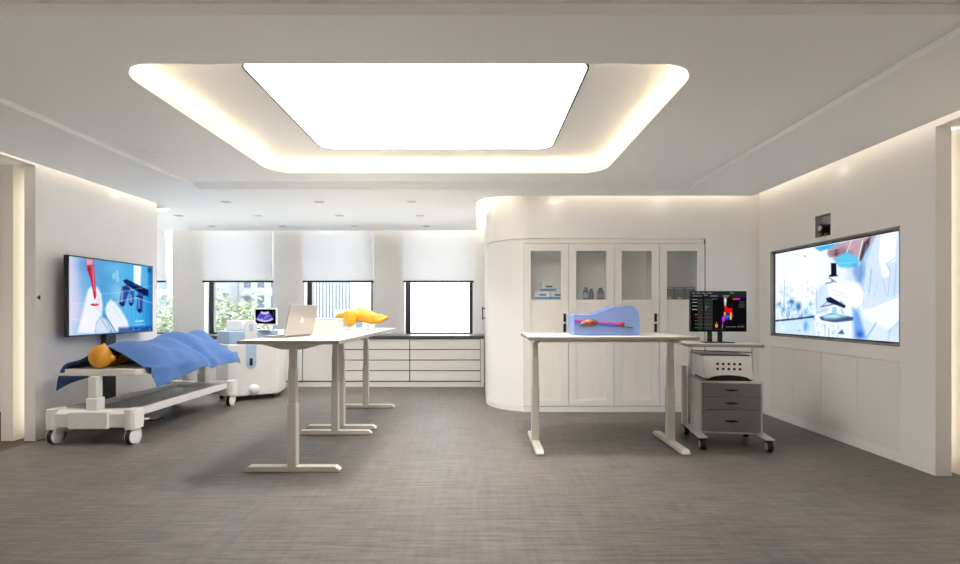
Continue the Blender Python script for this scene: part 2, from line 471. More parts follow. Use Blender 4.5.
# ------------------------------------------------------------------ outside
M_bounce = mat('white bounce slab', (236,236,233), .85)
struct('bounce_slab', MB().box(-12, 4.5, 9.07, 12.4, .05, .25), M_bounce)        # added slab, hidden below the window sills, bounces sunlight up to the ceiling
struct('ground', MB().box(-60, 40, 9.6, 120, -6.2, -6), mat('pale paving', (226,226,224), .9))
M_leaf = [mat('leaf green', (64,78,38), .6), mat('leaf light', (86,94,54), .6), mat('leaf olive', (52,64,36), .6)]
M_bark = mat('bark', (120,104,86), .8)
def tree(x, y, zc, r, label, n=1500):
    t = thing('tree', label, 'tree', (x, y, -6), 0, 'trees outside the windows')
    mb = MB(); mb.rod((0,0,0), (.1,0,6+zc), .11, 10, .05)
    for k in range(9):
        a = random.random()*2*PI; e = .2+random.random()*.9
        mb.rod((.08,0,6+zc-r*.6), (r*.8*math.cos(a), r*.8*math.sin(a), 6+zc-r*.2+r*e*.7), .035, 6, .01)
    mb.build('trunk', M_bark, t)
    lf = MB()
    cl = [(random.gauss(0,.45)*r, random.gauss(0,.45)*r, random.gauss(0,.38)*r, .22+.2*random.random()) for _ in range(26)]
    for k in range(n):
        cx, cy, cz_, cr = random.choice(cl)
        p = Vector((cx+random.gauss(0,cr*.8)*r, cy+random.gauss(0,cr*.8)*r, 6+zc+cz_+random.gauss(0,cr*.45)*r))
        u = Vector((random.gauss(0,1),random.gauss(0,1),random.gauss(0,.5))).normalized(); v = u.orthogonal().normalized()
        v = (Matrix.Rotation(random.random()*6.28, 3, u) @ v)
        s = .055+.05*random.random()
        lf.cur = random.randrange(3)
        lf._add([p-u*s, p+v*s*.5, p+u*s, p-v*s*.5], [(0,1,2,3)])
    lf.build('foliage', M_leaf, t)
tree(-9.6, 14.0, .75, 1.35, 'bushy green tree outside the leftmost window beside the wall screen')
tree(-6.75, 13.4, .75, 1.3, 'loose light green tree outside the window behind the ultrasound machine')
def tower(name, label, x0, x1, y, z1, wallm, glassm, nx, nz, ww_=.6, wh=.6, d=8, z0=-6):
    t = thing('building', label, 'building', ((x0+x1)/2, y, z0))
    wd = x1-x0; h = z1-z0
    MB().box(-wd/2, wd/2, 0, d, 0, h).build('facade', wallm, t)
    g = MB(); px, pz = wd/nx, h/nz
    for i in range(nx):
        for j in range(nz):
            cx = -wd/2+(i+.5)*px; cz_ = (j+.5)*pz
            g.box(cx-px*ww_/2, cx+px*ww_/2, -.05, .02, cz_-pz*wh/2, cz_+pz*wh/2)
    g.build('glazing', glassm, t)
    MB().box(-wd/2-.2, wd/2+.2, -.2, d+.2, h, h+.4).build('roof', wallm, t)
M_bw = mat('pale facade', (136,139,142), .7); M_bglass = mat('blue facade glass', (56,72,88), .2)
M_bglass2 = mat('grey blue glazing', (48,64,80), .2)
tower('a', 'pale tower with tall blue window bands outside the window behind the ultrasound machine', -19.6, -14.6, 36, 20, M_bw, M_bglass, 5, 9, .5, .8)
tower('b', 'tower with close white vertical fins outside the window behind the yellow model', -12.6, -8.9, 34, 20, M_bw, M_bglass2, 16, 2, .34, .98)
tower('c', 'blue glass tower beside the finned tower', -9.6, -6.6, 44, 3.6, M_bw, M_bglass, 4, 9, .8, .75)
tower('d', 'low blue glass block in front of the finned tower', -8.6, -7.1, 30, .9, M_bw, M_bglass2, 3, 5, .75, .7)
tower('e', 'gridded pale block outside the leftmost window', -24.0, -17.6, 27.5, 14, M_bw, M_bglass, 12, 12, .82, .84)
# low ribbed roof in front of the trees
t = thing('low_roof', 'white ribbed low roof outside behind the light green tree', 'roof', (-8.6, 17, -6))
MB().box(-1.9, 2.6, 0, 3, 0, 6.2).build('wall', M_bw, t)
rp = MB()
for k in range(9): rp.prism([(-2.0+.12*k, 6.15+.09*k), (2.7-.12*k, 6.15+.09*k), (2.7-.12*k, 6.21+.09*k), (-2.0+.12*k, 6.21+.09*k)], -.1+.25*k, 3, 'y')
rp.build('roof_slab', M_bw, t)

# ------------------------------------------------------------------ blinds
bnames = ['leftmost window partly hidden by the wall', 'window behind the ultrasound machine', 'window behind the yellow model', 'window next to the rounded wall']
for i, x in enumerate(WX):
    x0, x1 = x-WW/2-.01, x+WW/2+.01
    if i == 0: x0, x1 = -6.55, -5.66
    t = thing('roller_blind', 'white roller blind half drawn over the ' + bnames[i], 'blind', ((x0+x1)/2, YW-.035, 1.81), 0, 'white roller blinds')
    hw = (x1-x0)/2
    MB().box(-hw, hw, .008, .011, .02, .93).build('fabric', M_blind, t)
    MB().box(-hw-.012, hw+.012, -.004, .022, -.012, .022).build('bottom_bar', M_black, t, bevel=.004)
    MB().rod((-hw,.012,.95), (hw,.012,.95), .022, 16).build('roller', M_steelwhite, t, smooth=True, auto=40)

# ------------------------------------------------------------------ base cabinets under the windows
CF = 8.20; WT0, WT1 = .815, .865
tag(MB().box(-6.58, SX-.005, CF-.02, YW-.002, WT0, WT1).build('worktop', M_stone, bevel=.004),
    'long dark speckled stone worktop running under the windows', 'worktop')
ROW = 'white base cabinets under the windows'
def cab(x0, x1, kind, label):
    t = thing('base_cabinet', label, 'cabinet', ((x0+x1)/2, CF, 0), 0, ROW)
    hw = (x1-x0)/2-.001
    MB().box(-hw, hw, .022, .575, .085, WT0-.001).build('carcass', M_gap, t)
    MB().box(-hw, hw, .012, .06, 0, .082).build('plinth', M_lacquer, t)
    if kind == 'drawers':
        zs = np.linspace(.095, WT0-.004, 5)
        for a, b in zip(zs, zs[1:]): MB().box(-hw+.006, hw-.006, 0, .02, a+.007, b-.007).build('drawer', M_lacquer, t, bevel=.002)
    else:
        MB().box(-hw+.006, hw-.006, 0, .02, .102, WT0-.011).build('door', M_lacquer, t, bevel=.002)
cab(-1.156, .044, 'drawers', 'white cabinet of four wide drawers under the window next to the rounded wall')
cab(-2.367, -1.156, 'drawers', 'white cabinet of four wide drawers behind the table with the yellow model')
cab(-2.967, -2.367, 'door', 'white single door base cabinet just left of the drawer cabinets')
cab(-3.567, -2.967, 'door', 'white single door base cabinet behind the right edge of the ultrasound machine')
cab(-4.167, -3.567, 'door', 'white single door base cabinet hidden mostly by the ultrasound machine')
cab(-4.90, -4.167, 'door', 'white single door base cabinet behind the foot of the patient bed')
tag(MB().box(.046, SX-.006, CF+.002, CF+.03, 0, WT0-.002).build('filler_panel', M_lacquer), 'narrow white filler panel between drawers and rounded wall', 'panel')

# door pull on the side of the rounded block
t = thing('door_pull', 'black pull handle on the side of the rounded wall by the window', 'handle', (SX, 7.3, 1.15))
MB().box(-.05, -.035, -.012, .012, 0, .2).build('grip', M_black, t, bevel=.003)
for z in (.02, .165): MB().box(-.04, -.0005, -.01, .01, z, z+.015).build('bracket', M_black, t)

# ------------------------------------------------------------------ tall cupboard
tc_ = thing('display_cupboard', 'tall built-in white cupboard with four glazed doors', 'cupboard', (CX0, YB, 0))
wd = CX1-CX0
cc = MB()
cc.box(.002, .02, .012, .46, 0, CZ1-.004).box(wd-.02, wd-.002, .012, .46, 0, CZ1-.004)
cc.box(.02, wd-.02, .44, .46, .02, CZ1-.02)
cc.box(.02, wd-.02, .03, .44, .02, .06).box(.02, wd-.02, .03, .44, CZ1-.03, CZ1-.008)
for k in (1,2,3): cc.box(k*wd/4-.009, k*wd/4+.009, .035, .44, .06, CZ1-.03)
cc.build('carcass', M_interior, tc_)
MB().box(.012, wd-.012, -.004, .03, 2.152, CZ1-.006).build('head_rail', M_lacquer, tc_, bevel=.003)
MB().box(0, wd, -.006, .03, 0, .07).build('plinth', M_lacquer, tc_, bevel=.002)
MB().box(wd+.001, wd+.01, .004, .03, .0, CZ1-.01).build('shadow_strip', M_gap, tc_)
for k in range(4):
    MB().box(k*wd/4+.01, (k+1)*wd/4-.01, .05, .43, 1.418, 1.436).build('shelf', M_lacquer, tc_)
    MB().box(k*wd/4+.01, (k+1)*wd/4-.01, .05, .43, .76, .775).build('shelf', M_lacquer, tc_)
dw = wd/4
for k in range(4):
    x0, x1 = k*dw+.003, (k+1)*dw-.003
    p0, p1 = k*dw+.0945, (k+1)*dw-.098
    f = MB(); f._add(*plate([rect(x0, x1, .078, 2.146), rect(p0, p1, .152, 2.052)], -.006, .018, axis='y'))
    d = f.build('door', M_lacquer, tc_, bevel=.0015)
    MB().box(p0-.004, p1+.004, .004, .008, 1.43, 2.056).build('glass_pane', M_glass, d)
    rb = MB(); n = 26
    for q in range(n):
        a = p0+(p1-p0)*q/n; b = p0+(p1-p0)*(q+1)/n
        rb.prism([(a,.009),(a+(b-a)*.25,.0055),(a+(b-a)*.75,.0055),(b,.009)], .148, 1.43)
    rb.build('ribbed_pane', M_frost, d)
    if k in (0, 2):
        hx = (k+1)*dw-.055
        MB()._add(*plate([rrect(hx-.03, hx+.03, 1.0, 1.285, .01)], -.014, -.0062, axis='y')).build('handle_plate', M_white, d)
        for z in (1.02, 1.15): MB().box(hx-.016, hx+.016, -.03, -.0145, z, z+.106).build('handle', M_black, d, bevel=.005)

SH = 1.437
def carton(cx, w_, z, label):
    t = thing('carton', label, 'box', (cx, YB+.17, z), 0, 'white and blue cartons in the cupboard')
    MB().box(-w_/2, w_/2, 0, .14, 0, .108).build('box_body', M_white, t, bevel=.002)
    MB().box(-w_/2-.0005, w_/2+.0005, -.001, .1405, .001, .034).build('blue_band', mat('carton blue', (84,130,180), .5), t)
    MB().box(-.045, .045, -.001, 0, .05, .072).build('printed_mark', mat('ink', (70,72,76), .6), t)
def cx_at(px, Y): return (px-VX)*Y/F
carton(cx_at(549, 6.35), .19, SH+.109, 'white and blue carton stacked on top of two others in the cupboard')
carton(cx_at(542.7, 6.35), .19, SH, 'white and blue carton at lower left of the cupboard stack')
carton(1.049, .19, SH, 'white and blue carton at lower right of the cupboard stack')
M_bot = mat('smoky grey bottle', (88,80,80), .3); M_cap = mat('dark bottle cap', (60,55,56), .4)
def bottle(px, Y, h, r, lab, label=None):
    t = thing('reagent_bottle', lab, 'bottle', (cx_at(px, Y), Y, SH), 0, 'grey bottles in the cupboard')
    MB().lathe([(r*.94,0),(r,.006),(r,h*.62),(r*.9,h*.74),(r*.55,h*.84),(r*.5,h*.88)], n=24).build('bottle_body', M_bot, t, smooth=True, auto=50)
    MB().lathe([(r*.58,h*.87),(r*.58,h*.98),(r*.5,h)], n=20).build('cap', M_cap, t, smooth=True, auto=40)
    if label: MB().lathe([(r*1.01,h*.12),(r*1.015,h*.13),(r*1.015,h*.55),(r*1.01,h*.56)], n=24).build('paper_label', label, t, smooth=True, auto=40)
bottle(585.7, 6.36, .158, .034, 'grey bottle with a pale blue label, leftmost in the cupboard', mat('pale label', (170,182,205), .6))
bottle(591.3, 6.42, .146, .034, 'plain grey bottle between the labelled one and the wide one')
bottle(600.6, 6.36, .154, .043, 'widest grey bottle standing apart at the right of the shelf', mat('taupe label', (140,132,132), .6))
M_dbox = mat('dark grey carton', (88,82,84), .6); M_ybox = mat('yellow tag', (214,170,60), .5)
for i, (px, wbx, lab) in enumerate(((670.5, .10, 'dark grey storage box with yellow tag at the left of the right cupboard shelf'), (679.9, .135, 'dark grey storage box with yellow tag in the middle of the right cupboard shelf'), (690.6, .13, 'dark grey storage box at the right of the right cupboard shelf, without a yellow tag'))):
    t = thing('storage_box', lab, 'box', (cx_at(px, 6.36), 6.36, SH), 0, 'dark boxes in the cupboard')
    MB().box(-wbx/2+.002, wbx/2-.002, 0, .16, 0, .165).build('box_body', M_dbox, t, bevel=.003)
    MB().box(-wbx/2+.012, wbx/2-.02, -.001, 0, .145, .152).build('printed_line', M_steelwhite, t)
    if i < 2: MB().box(-.03, .012, -.0015, .0, .004, .036).build('yellow_tag', M_ybox, t)

# ------------------------------------------------------------------ right wall cupboards
tcu = thing('wall_cupboard', 'low white flush cupboard with four plain doors under the wall screen', 'cupboard', (XR, TVY0, 0))
L_ = TVY1-TVY0
MB().box(.03, .068, .003, L_-.003, .093, .856).build('carcass', M_gap, tcu)
ys = [0, .46, .94, 1.39, L_]
for a, b in zip(ys, ys[1:]):
    MB().box(.0005, .028, a+.002, b-.0005, .0945, .854).build('door', M_lacquer, tcu, bevel=.001)

# ------------------------------------------------------------------ pictures on the screens
class Pic:
    def __init__(s, w, h, tl=(0,0), tr=(1,0), br=(1,1), bl=(0,1), warp=None):
        s.w, s.h = w, h; s.c = np.zeros((h, w, 3))
        s.U, s.V = np.meshgrid(np.linspace(0,1,w), np.linspace(0,1,h)); s.asp = w/h
        s.q = (tl, tr, br, bl); s.warp = warp
    def m(s, p):
        """a point in the crop the picture was studied in -> u, v on the screen"""
        (tx0,ty0),(tx1,ty1),(bx1,by1),(bx0,by0) = s.q
        k = (p[0]-tx0)/(tx1-tx0)
        t = ty0+(ty1-ty0)*k; b = by0+(by1-by0)*k
        v = (p[1]-t)/(b-t)
        u = s.warp(k) if s.warp else k
        return u, v
    def fill(s, rgb): s.c[:] = np.array(rgb)/255.
    def blend(s, a, rgb):
        a = np.clip(a, 0, 1)[..., None]; s.c = s.c*(1-a)+a*np.array(rgb)/255.
    def poly(s, pts, rgb, alpha=1, soft=.006, raw=False):
        P = [p if raw else s.m(p) for p in pts]
        P = [(p[0]*s.asp, p[1]) for p in P]; X = s.U*s.asp; Y = s.V
        ins = np.zeros(X.shape, bool); d2 = np.full(X.shape, 9.)
        n = len(P)
        for i in range(n):
            (x0,y0),(x1,y1) = P[i], P[(i+1)%n]
            if abs(y1-y0) > 1e-9:
                ins ^= ((y0 > Y) != (y1 > Y)) & (X < (x1-x0)*(Y-y0)/(y1-y0)+x0)
            dx, dy = x1-x0, y1-y0; L2 = dx*dx+dy*dy+1e-12
            t = np.clip(((X-x0)*dx+(Y-y0)*dy)/L2, 0, 1)
            d2 = np.minimum(d2, (X-x0-t*dx)**2+(Y-y0-t*dy)**2)
        d = np.sqrt(d2); d = np.where(ins, d, -d)
        s.blend(alpha*np.clip(.5+d/soft/2, 0, 1), rgb)
    def line(s, pts, wdt, rgb, alpha=1, soft=.004):
        P = [s.m(p) for p in pts]; P = [(p[0]*s.asp, p[1]) for p in P]; X = s.U*s.asp; Y = s.V
        d2 = np.full(X.shape, 9.)
        for (x0,y0),(x1,y1) in zip(P, P[1:]):
            dx, dy = x1-x0, y1-y0; L2 = dx*dx+dy*dy+1e-12
            t = np.clip(((X-x0)*dx+(Y-y0)*dy)/L2, 0, 1)
            d2 = np.minimum(d2, (X-x0-t*dx)**2+(Y-y0-t*dy)**2)
        s.blend(alpha*np.clip(.5+(wdt/2-np.sqrt(d2))/soft/2, 0, 1), rgb)
    def blob(s, c, rx, ry, rgb, alpha=1, rot=0, hard=0):
        u, v = s.m(c); X = (s.U-u)*s.asp; Y = s.V-v
        cr, sr = math.cos(rot), math.sin(rot); A = (X*cr+Y*sr)/rx; B = (-X*sr+Y*cr)/ry
        q = np.sqrt(A*A+B*B)
        a = np.clip((1-q)*hard*10+.5, 0, 1) if hard else np.exp(-q*q*1.6)
        s.blend(alpha*a, rgb)
    def hgrad(s, stops):
        us = [k for k, _ in stops]; c = np.array([x for _, x in stops])/255.
        for i in range(3): s.c[..., i] = np.interp(s.U, us, c[:, i])
    def speck(s, n, box, size, cols, alpha=.6, aspect=3, seed=1):
        rr = random.Random(seed)
        for _ in range(n):
            p = (rr.uniform(box[0],box[2]), rr.uniform(box[1],box[3]))
            z = size*rr.uniform(.4,1.2); s.blob(p, z*(aspect if rr.random()<.5 else 1), z*(1 if rr.random()<.5 else aspect), rr.choice(cols), alpha*rr.uniform(.4,1))
    def build(s, name, parent, width, height, T, strength=1.0):
        """T maps (x right, z up) in metres from the picture's centre to a parent-space point"""
        lin = np.where(s.c <= .04045, s.c/12.92, ((s.c+.055)/1.055)**2.4)
        vs = [T((u-.5)*width, (.5-v)*height) for v in np.linspace(0,1,s.h) for u in np.linspace(0,1,s.w)]
        fs = [(j*s.w+i, (j+1)*s.w+i, (j+1)*s.w+i+1, j*s.w+i+1) for j in range(s.h-1) for i in range(s.w-1)]
        me = bpy.data.meshes.new(name); me.from_pydata(vs, [], fs)
        at = me.color_attributes.new('picture', 'FLOAT_COLOR', 'POINT')
        buf = np.ones((s.h*s.w, 4), np.float32); buf[:, :3] = lin.reshape(-1, 3)
        at.data.foreach_set('color', buf.ravel())
        m = bpy.data.materials.new(name+' picture'); m.use_nodes = True; nt = m.node_tree; nt.nodes.clear()
        o = nt.nodes.new('ShaderNodeOutputMaterial'); e = nt.nodes.new('ShaderNodeEmission'); a = nt.nodes.new('ShaderNodeAttribute')
        a.attribute_name = 'picture'; e.inputs['Strength'].default_value = strength
        nt.links.new(a.outputs['Color'], e.inputs['Color']); nt.links.new(e.outputs[0], o.inputs['Surface'])
        return link_mesh(name, me, m, parent)

# recessed wall screen (lab technician with a microscope)
tv = thing('wall_display', 'large wall screen recessed in the right wall showing a masked lab worker at a microscope', 'screen', (XR+.07, (TVY0+TVY1)/2, TVZ0))
bw, bh = TVY1-TVY0, TVZ1-TVZ0
rv = MB()
rv.box(-.069, -.004, bw/2-.012, bw/2-.001, .001, bh-.001).box(-.069, -.004, -bw/2+.001, -bw/2+.012, .001, bh-.001)
rv.box(-.069, -.004, -bw/2+.012, bw/2-.012, bh-.012, bh-.001).box(-.069, -.004, -bw/2+.012, bw/2-.012, .001, .012)
rv.build('reveal_frame', M_reveal, tv)
iw, ih = bw-.05, bh-.05
MB().box(-.026, -.003, -iw/2, iw/2, .025, .025+ih).build('screen_housing', M_bezel, tv, bevel=.003)
far_y, near_y = TVY1-.06, TVY0+.06
def warp_r(k):
    px0, px1 = 765+40*.2306, 765+577*.2306
    Y = XR*F/((px0+(px1-px0)*k)-VX); Ya = XR*F/(px0-VX); Yb = XR*F/(px1-VX)
    return (Ya-Y)/(Ya-Yb)
p = Pic(320, 180, (40,150), (577,50), (577,522), (40,487), warp_r)
p.fill((232,242,252))
p.blob((150,240), .5, .5, (250,252,255), .9)
p.line([(40,260),(130,230),(240,215)], .004, (190,205,225), .5); p.line([(60,180),(200,145)], .006, (205,215,230), .7)
p.line([(120,160),(170,230)], .004, (210,220,235), .6); p.blob((166,160), .012, .018, (60,90,150), .8)
p.speck(60, (60,255,215,345), .010, [(120,170,210),(190,215,235),(90,120,170),(215,225,235)], .5, 3, 3)
p.speck(90, (45,350,200,430), .016, [(70,160,225),(140,200,240),(30,80,150),(230,240,250),(90,180,235)], .75, 3, 4)
p.line([(78,260),(76,440)], .012, (110,165,210), .8); p.line([(104,270),(104,380)], .006, (130,170,210), .6)
p.poly([(40,432),(120,424),(205,412),(205,420),(120,432),(40,440)], (20,40,80), .9)
p.poly([(40,440),(200,422),(215,500),(40,487)], (196,224,246), .8)
p.blob((170,455), .05, .07, (70,150,225), .8); p.blob((70,465), .05, .03, (240,248,255), .9); p.speck(30, (50,440,230,500), .014, [(60,130,215),(235,245,255),(150,200,240)], .6, 2, 6)
# coat
p.poly([(345,205),(430,100),(470,70),(577,50),(577,522),(380,510),(375,400)], (208,226,247), 1)
p.poly([(440,75),(470,68),(430,180),(410,270),(415,330),(395,260),(405,180)], (170,205,240), .9)
p.poly([(490,62),(560,52),(550,180),(515,190),(530,240),(500,250),(480,170)], (246,250,255), 1)
p.line([(550,165),(512,192),(530,215),(520,330)], .007, (120,160,210), .7); p.line([(425,190),(415,300)], .01, (150,185,230), .7)
p.blob((545,290), .05, .2, (190,214,243), .7); p.blob((470,250), .06, .2, (205,224,246), .6)
# head, hair net, mask
p.poly([(265,124),(310,104),(440,74),(470,72),(440,120),(405,180),(360,170),(330,150),(270,165),(262,150)], (188,160,172), 1, .012)
p.poly([(265,145),(330,120),(370,140),(345,175),(290,172)], (120,92,108), .55, .03)
p.blob((300,150), .04, .03, (60,40,60), .7)
p.poly([(205,122),(275,108),(312,104),(268,128),(230,138)], (70,178,228), 1, .01)
p.poly([(418,100),(447,74),(440,110),(405,182),(396,170)], (60,45,55), .85, .012)
p.poly([(290,172),(345,140),(400,168),(388,200),(350,210),(310,203)], (96,196,232), 1, .012)
p.line([(345,140),(365,92)], .010, (245,248,252)); p.line([(395,172),(412,90)], .010, (245,248,252))
p.line([(310,190),(385,185)], .007, (170,225,245), .7)
p.blob((345,260), .05, .12, (205,228,248), .8)
p.poly([(372,195),(415,188),(420,240),(400,290),(370,230)], (70,120,195), .55, .03)
# microscope
p.poly([(277,188),(300,188),(301,236),(308,243),(270,247),(270,240),(278,236)], (16,20,44), 1)
p.poly([(225,290),(262,270),(290,285),(280,345),(262,400),(215,400),(205,350)], (206,226,245), .95, .02)
p.line([(255,275),(285,268)], .014, (90,120,170), .8)
p.poly([(262,285),(330,262),(400,275),(425,315),(410,375),(380,385),(330,345),(270,345)], (246,249,253), 1, .02)
p.line([(420,300),(415,360),(390,380)], .008, (175,200,232), .8); p.line([(300,300),(360,330)], .005, (205,220,240), .8)
p.poly([(255,338),(275,332),(310,352),(340,368),(335,380),(300,366),(262,354)], (20,30,62), 1)
p.line([(232,375),(290,362),(330,372)], .010, (40,60,100), .9)
p.poly([(284,375),(300,375),(303,408),(280,408)], (150,200,240), .9)
p.poly([(228,418),(280,400),(375,418),(372,432),(290,442),(235,430)], (46,70,110), .9)
p.poly([(240,410),(290,402),(345,412),(300,424),(250,424)], (190,240,250), .95, .02)
p.poly([(235,435),(300,440),(370,432),(372,515),(240,504)], (232,242,252), .95)
p.line([(252,450),(252,495)], .012, (90,140,200), .7); p.line([(268,465),(268,500)], .006, (30,50,90), .8)
p.poly([(305,488),(325,468),(335,490)], (40,90,150), .9)
p.speck(24, (215,440,370,505), .012, [(110,170,225),(250,252,255),(60,110,180)], .6, 2, 9)
p.poly([(370,380),(400,390),(430,440),(440,512),(375,506)], (90,150,225), .8, .03); p.poly([(395,395),(450,420),(510,470),(560,518),(430,512)], (216,232,250), .95, .02)
p.blob((400,490), .05, .05, (30,80,180), .8); p.poly([(440,380),(577,318),(577,420),(520,470),(420,420),(400,385)], (243,248,254), .95, .02)
for a, b, w_, c in (((450,215),(440,310),.018,(150,186,232)),((480,260),(462,330),.012,(176,206,240)),((556,190),(548,330),.010,(150,186,232)),((500,255),(512,320),.010,(165,198,238)),
        ((430,110),(408,200),.012,(126,168,222)),((560,330),(450,372),.010,(186,210,240)),((575,430),(520,480),.012,(160,195,236)),((470,440),(430,505),.014,(120,168,226)),((530,470),(520,515),.012,(150,190,235)),
        ((275,300),(330,318),.006,(190,206,230)),((285,318),(350,335),.006,(186,204,232)),((335,270),(352,300),.006,(200,215,236)),((400,280),(420,312),.006,(176,200,232)),
        ((215,300),(218,400),.010,(130,170,220)),((240,290),(228,340),.012,(180,204,236)),((262,385),(215,402),.008,(120,160,214)),((322,385),(330,402),.008,(60,90,150)),
        ((268,250),(290,262),.010,(70,90,140)),((278,262),(300,268),.008,(40,60,110)),((240,372),(262,352),.008,(50,70,120)),((318,352),(330,362),.014,(90,110,170))):
    p.line([a, b], w_, c, .75, .006)
p.blob((300,135), .02, .012, (40,28,44), .8); p.line([(272,140),(318,128)], .006, (70,60,80), .7); p.blob((360,120), .04, .05, (206,176,186), .6)
for k in range(6): p.line([(436+k*7,335),(438+k*7,382)], .006, (225,232,242), .8)
p.build('screen_image', tv, iw-.024, ih-.024, lambda x, z: (-.0275, -x, .025+ih/2+z), .58)

# camera in its niche
ca = thing('conference_camera', 'small black conference camera in a square grey wall niche above the wall screen', 'camera', (XR+.07, (CN[0]+CN[1])/2, CN[2]))
h = (CN[1]-CN[0])/2
n_ = MB(); n_.box(-.006, -.001, -h+.001, h-.001, .001, 2*h-.001); n_.box(-.069, -.006, h-.006, h-.001, .001, 2*h-.001).box(-.069, -.006, -h+.001, -h+.006, .001, 2*h-.001)
n_.box(-.069,-.006,-h+.006,h-.006,2*h-.006,2*h-.001).box(-.069,-.006,-h+.006,h-.006,.001,.006)
n_.build('niche_lining', mat('niche grey', (176,173,168), .5), ca)
MB().box(-.062, -.012, -.045, .035, .007, .022).build('camera_base', M_black, ca, bevel=.004)
for q in (-.064, .042): MB().box(-.05, -.02, q, q+.014, .02, .12).build('yoke_arm', M_black, ca, bevel=.004)
MB().lathe([(.035,-.005),(.046,.0),(.046,.07),(.036,.085)], (-.10,-.004,.085), 24, 'x').build('camera_head', M_black, ca, smooth=True, auto=40)
MB().lathe([(.028,0),(.03,.004),(.014,.005)], (-.1085,-.004,.085), 24, 'x').build('lens_ring', M_chrome, ca, smooth=True, auto=40)

# arrow mark on the left wall
tag(MB().prism([(4.822,1.425),(4.862,1.452),(4.862,1.398)], XL-.001, XL+.003, 'x').build('arrow_sign', M_black), 'tiny black arrow mark on the left wall beside the opening', 'sign')

# ------------------------------------------------------------------ freestanding screen on the left
t = thing('floor_display', 'black framed screen on floor stand at the left wall showing a red dropper', 'screen', (-4.24, 5.655, 0))
hw = .655
MB().box(-.035, .012, -hw, hw, 1.02, 1.872).build('screen_housing', M_bezel, t, bevel=.006)
MB().box(-.10, -.035, -.075, .075, .012, 1.5).build('post', M_dark, t, bevel=.004)
MB().box(-.12, .44, .03, .22, 0, .014).build('base_plate', M_black, t, bevel=.004)
MB().box(-.05, -.034, -.3, .3, 1.25, 1.6).build('mount_plate', M_dark, t)
def warp_l(k):
    px0, px1 = 60+50*.1773, 60+522*.1773
    Y = 1/(VX-(px0+(px1-px0)*k)); Ya = 1/(VX-px0); Yb = 1/(VX-px1)
    return (Y-Ya)/(Yb-Ya)
p = Pic(260, 168, (50,62), (522,122), (522,488), (50,513), warp_l)
p.hgrad([(0,(205,225,248)),(.12,(120,180,228)),(.35,(84,160,218)),(.6,(86,176,228)),(.8,(70,180,236)),(1,(30,120,200))])
p.blob((60,150), .12, .3, (225,205,235), .8); p.blob((70,360), .22, .35, (225,215,240), .85); p.blob((170,120), .25, .12, (90,140,205), .6)
p.blob((300,130), .3, .12, (120,200,240), .5); p.blob((330,270), .2, .2, (160,215,245), .6)
for c in ((322,160),(304,175),(325,193)): p.blob(c, .035, .045, (150,215,240), .75, hard=1)
# gloved fingers
p.poly([(95,500),(120,400),(140,310),(158,250),(185,228),(212,240),(232,280),(240,340),(235,400),(205,440),(195,505)], (242,244,252), 1, .02)
p.blob((215,330), .04, .14, (205,215,240), .7); p.blob((140,430), .06, .14, (250,250,255), .8)
p.poly([(255,370),(262,335),(285,310),(310,325),(345,370),(380,430),(395,490),(300,495),(265,430)], (236,242,252), 1, .02)
p.line([(255,400),(290,455),(310,490)], .018, (40,70,130), .7, .01)
p.poly([(200,460),(225,405),(255,420),(285,480),(280,500),(200,505)], (214,226,244), 1, .02)
p.line([(222,410),(245,440),(275,490)], .010, (90,150,205), .8, .008)
# dropper and drop
p.poly([(145,76),(186,82),(192,130),(197,190),(205,285),(196,300),(188,290),(175,200),(150,140)], (206,64,92), .95, .012)
p.poly([(147,76),(184,82),(182,110),(150,112)], (228,190,205), .8, .01); p.line([(160,130),(196,290)], .018, (190,10,30), .95, .008)
p.line([(184,120),(192,260)], .007, (250,190,205), .8); p.blob((165,135), .02, .05, (120,20,50), .7); p.blob((196,295), .018, .03, (200,0,20), .9, hard=1)
p.blob((195,338), .07, .018, (215,40,50), .9, hard=.6); p.blob((198,335), .03, .006, (255,190,190), .8)
# microscope
p.poly([(416,113),(460,118),(455,245),(416,235)], (250,252,255), 1, .012); p.poly([(460,118),(500,122),(495,250),(455,245)], (120,200,240), .6, .02)
p.poly([(358,200),(375,192),(470,240),(500,255),(500,290),(470,285),(400,240),(365,215)], (14,26,72), 1, .012)
for pts, c in (([(350,235),(385,222),(395,250),(365,340),(348,352),(335,330)], (46,74,150)), ([(395,255),(420,262),(418,330),(402,348),(385,335)], (60,90,170)), ([(440,270),(468,280),(466,380),(450,390),(432,372)], (46,74,150))):
    p.poly(pts, c, .95, .012)
p.line([(352,260),(345,330)], .02, (170,210,250), .9, .012); p.line([(400,285),(402,335)], .018, (190,220,250), .9, .012); p.line([(446,300),(446,360)], .02, (150,195,245), .9, .012)
p.blob((350,335), .05, .03, (14,24,80), .9, .3, .6); p.blob((402,335), .03, .025, (14,24,80), .9, 0, .6); p.blob((450,372), .04, .03, (14,24,80), .9, 0, .6)
p.line([(360,240),(395,250)], .02, (20,34,90), .9); p.line([(432,290),(468,296)], .02, (20,34,90), .9)
p.blob((505,140), .05, .05, (10,40,110), .8)
for k in range(12): p.line([(260+k*22,275+(k%3)*40),(260+k*22,480)], .004, (200,235,250), .45)
